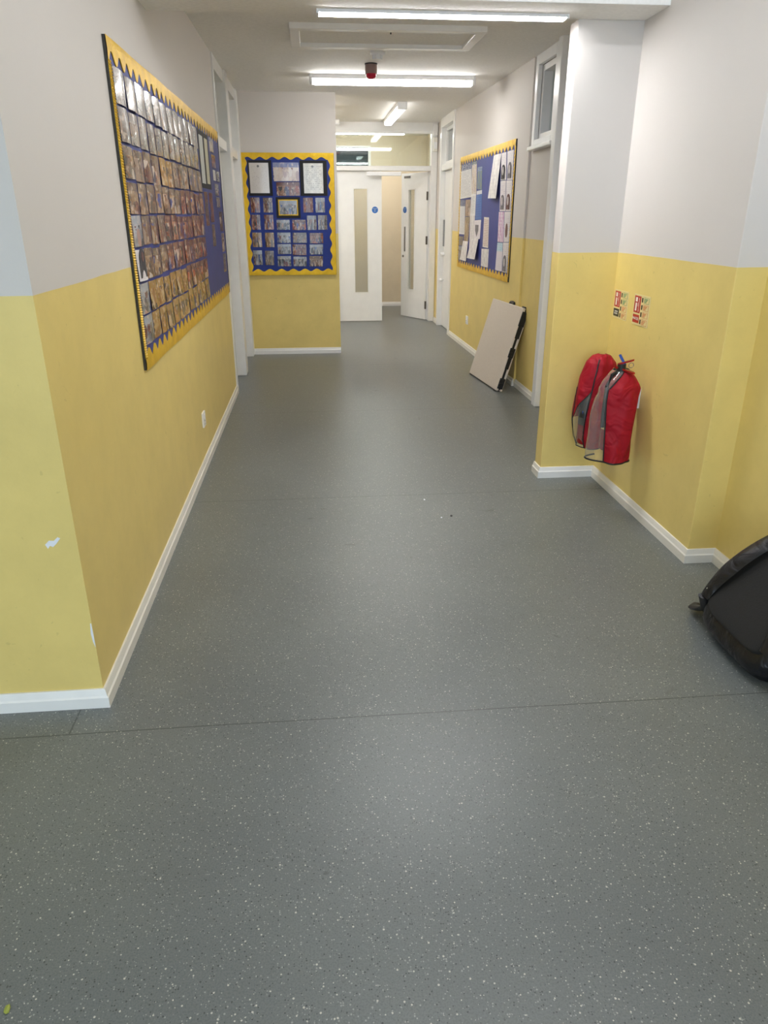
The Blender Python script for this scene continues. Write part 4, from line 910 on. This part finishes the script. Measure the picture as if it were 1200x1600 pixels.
FLARE = 0.0
def cover_pt(rings, a, t):
    """Interpolate the ring list: (z, cx, cy, rx, ry); a in degrees."""
    n = len(rings)-1; f_ = t*n; i = min(int(f_), n-1); k = f_-i
    z, cx_, cy_, rx, ry = [rings[i][j]*(1-k)+rings[i+1][j]*k for j in range(5)]
    ar = math.radians(a)
    fold = 1+0.045*math.sin(3*ar+7*t)+0.035*math.sin(5*ar-9*t+1.0)+0.022*math.sin(9*ar+13*t)+0.016*math.sin(4*ar-23*t)
    if FLARE: fold += FLARE*max(0.0, (t-0.5)/0.5)*max(0.0, math.cos(1.7*(ar-math.radians(166))))**2*(abs(a-166) < 53)
    return Vector((cx_+rx*fold*math.cos(ar), cy_+ry*fold*math.sin(ar), z))
def clampw(p): p.x = min(p.x, 1.612); p.y = min(p.y, 3.952); return p
def cover_patch(rings, a0, a1, t0, t1, na=26, nt=30, fa=None, thick=0.0015):
    """fa(t) -> (a0, a1) lets the seam run at a slant."""
    bm = bmesh.new(); G = []
    for j in range(nt+1):
        t_ = t0+(t1-t0)*j/nt; aa, ab = fa(t_) if fa else (a0, a1)
        G.append([bm.verts.new(clampw(cover_pt(rings, aa+(ab-aa)*i/na, t_))) for i in range(na+1)])
    for j in range(nt):
        for i in range(na): bm.faces.new((G[j][i], G[j][i+1], G[j+1][i+1], G[j+1][i]))
    bmesh.ops.recalc_face_normals(bm, faces=bm.faces)
    return bm
def seam(rings, fn, t0, t1, n=40, r=0.004):
    return tube(bmesh.new(), [clampw(cover_pt(rings, fn(t0+(t1-t0)*i/n), t0+(t1-t0)*i/n)) for i in range(n+1)], r, 6)
def rim(rings, a0, a1, t_, n=40, r=0.004):
    return tube(bmesh.new(), [clampw(cover_pt(rings, a0+(a1-a0)*i/n, t_)) for i in range(n+1)], r, 6)
# front (right-hand) cover
RR = [(0.745, 1.500, 3.455, 0.020, 0.022), (0.735, 1.498, 3.452, 0.042, 0.042), (0.705, 1.494, 3.445, 0.070, 0.068), (0.655, 1.488, 3.44, 0.096, 0.094), (0.60, 1.486, 3.436, 0.100, 0.099), (0.50, 1.486, 3.43, 0.096, 0.097), (0.40, 1.486, 3.425, 0.090, 0.094), (0.288, 1.486, 3.42, 0.085, 0.090)]
c1 = thing('extinguisher_cover', 'red fabric cover with black piping over the front extinguisher', 'extinguisher cover', (1.51, 3.43, 0.288), 'red extinguisher covers')
FLARE = 0.50
sa = lambda t_: 219+48*max(0, 1-(t_-0.10)/0.34)
obj('fabric', cover_patch(RR, 0, 0, 0.10, 1.0, fa=lambda t_: (sa(t_), 395)), M['red'], c1, smooth=True)
obj('clear_window', cover_patch(RR, 0, 0, 0.10, 1.0, fa=lambda t_: (128, sa(t_))), M['vinylclear'], c1, smooth=True)
obj('piping', seam(RR, sa, 0.10, 1.0), M['black'], c1, smooth=True)
obj('piping', rim(RR, 128, 395, 1.0, r=0.0045), M['black'], c1, smooth=True)
obj('piping', rim(RR, 128, 395, 0.10, r=0.004), M['black'], c1, smooth=True)
FLARE = 0.0
# back (left-hand) cover, slumped into the corner
RL = [(0.760, 1.520, 3.770, 0.018, 0.020), (0.750, 1.520, 3.772, 0.046, 0.046), (0.715, 1.516, 3.775, 0.078, 0.076), (0.64, 1.510, 3.778, 0.096, 0.096), (0.52, 1.506, 3.78, 0.107, 0.108), (0.40, 1.506, 3.785, 0.100, 0.104), (0.30, 1.510, 3.79, 0.088, 0.092), (0.245, 1.512, 3.79, 0.072, 0.078)]
c2 = thing('extinguisher_cover', 'slumped red hooded cover with clear window over the back extinguisher', 'extinguisher cover', (1.50, 3.78, 0.245), 'red extinguisher covers')
obj('hood', cover_patch(RL, 100, 400, 0.0, 0.50, na=40), M['red'], c2, smooth=True)
s1 = lambda t_: 178-44*(t_-0.5)*1.2
sf = lambda t_: s1(t_)+62*max(0, 1-(t_-0.5)/0.22)
s2 = lambda t_: 232+10*math.sin(t_*5)
obj('clear_window', cover_patch(RL, 0, 0, 0.50, 1.0, fa=lambda t_: (sf(t_), s2(t_))), M['vinylclear'], c2, smooth=True)
obj('fabric', cover_patch(RL, 0, 0, 0.50, 0.72, fa=lambda t_: (100, sf(t_))), M['red'], c2, smooth=True)
obj('fabric', cover_patch(RL, 0, 0, 0.50, 1.0, fa=lambda t_: (s2(t_), 400)), M['red'], c2, smooth=True)
obj('piping', seam(RL, s1, 0.50, 1.0), M['black'], c2, smooth=True)
obj('piping', seam(RL, s2, 0.20, 1.0), M['black'], c2, smooth=True)
obj('piping', rim(RL, s1(1.0), 400, 1.0, r=0.003), M['black'], c2, smooth=True)
obj('piping', seam(RL, sf, 0.50, 0.72, r=0.002), M['black'], c2, smooth=True)

# ------------------------------------------------------------------ extinguisher signs
def ext_sign(label, ya, yb, z0, z1, word, wordmat, kinds):
    """ya = far (left) edge, yb = near (right) edge on the wall x = 1.62."""
    t = thing('extinguisher_sign', label, 'sign', (1.62, (ya+yb)/2, z0), 'fire extinguisher signs')
    W_, Hh = ya-yb, z1-z0
    def pl(name, u0, u1, v0, v1, mt, d=0.0032, parent=None):
        return obj(name, box(1.62-d, 1.62-d+0.0012, ya-u1*W_, ya-u0*W_, z0+v0*Hh, z0+v1*Hh), M[mt], parent or t)
    obj('plate', box(1.6172, 1.6205, yb, ya, z0, z1, bev=0.0008), M['signwhite'], t)
    rp = pl('red_panel', 0.05, 0.45, 0.40, 0.95, 'signred')
    pl('extinguisher_symbol', 0.14, 0.22, 0.46, 0.72, 'white_ink', 0.0042, rp); pl('flame_symbol', 0.13, 0.24, 0.76, 0.90, 'white_ink', 0.0042, rp)
    wp = pl('name_panel', 0.05, 0.45, 0.07, 0.34, wordmat)
    def words(tx, u, v, size, parent, mt, rz=0.0):
        words_mesh(tx, size, Matrix.Translation(Vector((1.6155, ya-u*W_, z0+v*Hh))-Vector(parent['_w'])) @ Matrix.Rotation(-PI/2, 4, 'Z') @ Matrix.Rotation(PI/2, 4, 'X') @ Matrix.Rotation(rz, 4, 'Z'), M[mt], parent)
    words('FIRE\nEXTINGUISHER', 0.335, 0.675, 0.0098, rp, 'white_ink', PI/2)
    words(word, 0.25, 0.205, 0.011 if '\n' in word else 0.020, wp, 'white_ink')
    for k, c in enumerate(kinds):
        v1 = 0.94-k*0.235
        q = pl('use_panel', 0.62, 0.95, v1-0.19, v1, 'signgreen' if c == 'g' else 'signorange', 0.0030)
        pl('inset', 0.635, 0.935, v1-0.178, v1-0.012, 'signwhite', 0.0038, q)
        for j in range(3): pl('text_line', 0.66, 0.66+0.22*(1-0.2*j), v1-0.06-0.045*j, v1-0.035-0.045*j, 'signgreen' if c == 'g' else 'signorange', 0.0046, q)
        pl('symbol', 0.50, 0.58, v1-0.17, v1-0.02, 'signink', 0.0030)
ext_sign('left fire extinguisher sign with a black name panel', 3.933, 3.752, 0.929, 1.076, 'CARBON\nDIOXIDE', 'signink', 'ggoo')
ext_sign('right fire extinguisher sign with an all-red left side', 3.678, 3.493, 0.929, 1.077, 'WATER', 'signred', 'gooo')

# ------------------------------------------------------------------ black rucksack against the right wall
bag = thing('rucksack', 'black rucksack slumped against the right wall', 'rucksack', (1.55, 2.05, 0))
phi = math.radians(50)
O = Vector((1.408, 2.05, 0.128))
bu = Vector((0, -1, 0)); bv = Vector((math.cos(phi), 0, math.sin(phi))); bn = Vector((-math.sin(phi), 0, math.cos(phi)))
def bp(u, v, n_): return O+bu*u+bv*v+bn*n_
def superbox(hw, v0, v1, n0, n1, e=0.45, nu=28, nv=20, wob=0.0):
    bm = bmesh.new(); mt = Matrix.Identity(4)
    bmesh.ops.create_uvsphere(bm, u_segments=nu, v_segments=nv, radius=1)
    sg = lambda x, p: math.copysign(abs(x)**p, x)
    for v in bm.verts:
        x, y, z = v.co; l = math.sqrt(x*x+y*y) or 1
        cz, sz = l, z; X = sg(cz, e)*sg(x/l, e); Y = sg(cz, e)*sg(y/l, e); Z = sg(sz, e)
        k = 1+wob*(math.sin(9*X+3*Y)+math.sin(11*Y-5*Z))
        p = bp(hw*X*k, (v0+v1)/2+(v1-v0)/2*Y, (n0+n1)/2+(n1-n0)/2*Z*k)
        p.z = max(p.z, 0.002); p.x = min(p.x, 1.745)
        v.co = p
    return bm
obj('body', superbox(0.214, -0.085, 0.40, -0.19, 0.002, 0.40, wob=0.014), M['bagfabric'], bag, smooth=True)
obj('back_panel', superbox(0.186, -0.030, 0.37, -0.03, 0.018, 0.35), M['bagpanel'], bag, smooth=True)
rimpts = []
for i in range(40):
    a = 2*PI*i/40; sg = lambda x, p: math.copysign(abs(x)**p, x)
    rimpts.append(bp(0.202*sg(math.cos(a), 0.4), 0.19+0.202*sg(math.sin(a), 0.4), -0.016))
obj('piping', tube(bmesh.new(), rimpts, 0.008, 8, closed=True), M['bagfabric'], bag, smooth=True)
def strap(side):
    bm = bmesh.new(); rows = []
    n = 22
    for i in range(n+1):
        t_ = i/n
        u = -side*(0.190-0.075*t_**1.5); v = 0.0+0.39*t_; nn = 0.012+0.030*math.sin(PI*t_)**0.8
        wd = 0.024+0.014*min(1, t_*3)
        row = []
        for k in range(8):
            a = 2*PI*k/8; row.append(bm.verts.new(bp(u+wd*math.cos(a), v, nn+0.010*math.sin(a))))
        rows.append(row)
    for r1, r2 in zip(rows, rows[1:]):
        for k in range(8): bm.faces.new((r1[k], r1[(k+1) % 8], r2[(k+1) % 8], r2[k]))
    bm.faces.new(rows[0][::-1]); bm.faces.new(rows[-1])
    for v in bm.verts: v.co.x = min(v.co.x, 1.745)
    s_ = obj('shoulder_strap', bm, M['bagfabric'], bag, smooth=True)
    w2 = bmesh.new(); p0 = bp(-side*0.195, 0.0, 0.012)
    if side > 0:
        f0 = Vector((1.430, 2.262, 0.075)); tube(w2, [p0, f0, (1.428, 2.30, 0.052), (1.430, 2.345, 0.030), (1.455, 2.372, 0.022), (1.480, 2.352, 0.020), (1.482, 2.310, 0.028), (1.470, 2.270, 0.045)], 0.023, 10, 0.5)
        obj('webbing', w2, M['black'], s_, smooth=True)
        bk = bmesh.new(); q = Vector((1.472, 2.345, 0.062))
        bx(bk, q.x-0.018, q.x+0.018, q.y-0.006, q.y+0.006, q.z-0.012, q.z-0.006); bx(bk, q.x-0.018, q.x+0.018, q.y-0.006, q.y+0.006, q.z+0.006, q.z+0.012); bx(bk, q.x-0.018, q.x-0.012, q.y-0.006, q.y+0.006, q.z-0.012, q.z+0.012); bx(bk, q.x+0.012, q.x+0.018, q.y-0.006, q.y+0.006, q.z-0.012, q.z+0.012)
        obj('buckle', bk, M['black'], s_)
        tg = tube(bmesh.new(), [p0+bn*0.016+bv*0.03, p0+bn*0.018+bv*0.045-bu*0.0+Vector((0.008, -0.03, 0))], 0.004, 6); obj('care_tag', tg, M['white_ink'], s_)
    else: w2.free()
strap(1); strap(-1)

# ------------------------------------------------------------------ crumbs on the floor
def crumb(name, label, x, y, r, mt):
    bm = bmesh.new(); bmesh.ops.create_icosphere(bm, subdivisions=1, radius=1)
    for v in bm.verts: v.co = Vector((x+v.co.x*r*random.uniform(0.7, 1.2), y+v.co.y*r*1.6*random.uniform(0.7, 1.2), max(0, 0.002+v.co.z*0.003)))
    tag(obj(name, bm, mt, None, (x, y, 0)), label, 'scrap')
crumb('paper_scrap', 'tiny white scrap on the floor just in front of the middle seam', 0.558, 3.66, 0.006, M['chip'])
crumb('grit_crumb', 'tiny dark crumb on the floor past the white scraps', 0.665, 3.42, 0.008, M['black'])
crumb('paper_scrap', 'tiny white scrap on the floor left of the dark crumb', 0.61, 3.40, 0.005, M['chip'])
crumb('leaf_scrap', 'yellow-green scrap on the floor at the lower left corner', -0.655, 1.01, 0.007, M['leafgreen'])

for o in bpy.data.objects:
    if '_w' in o: del o['_w']
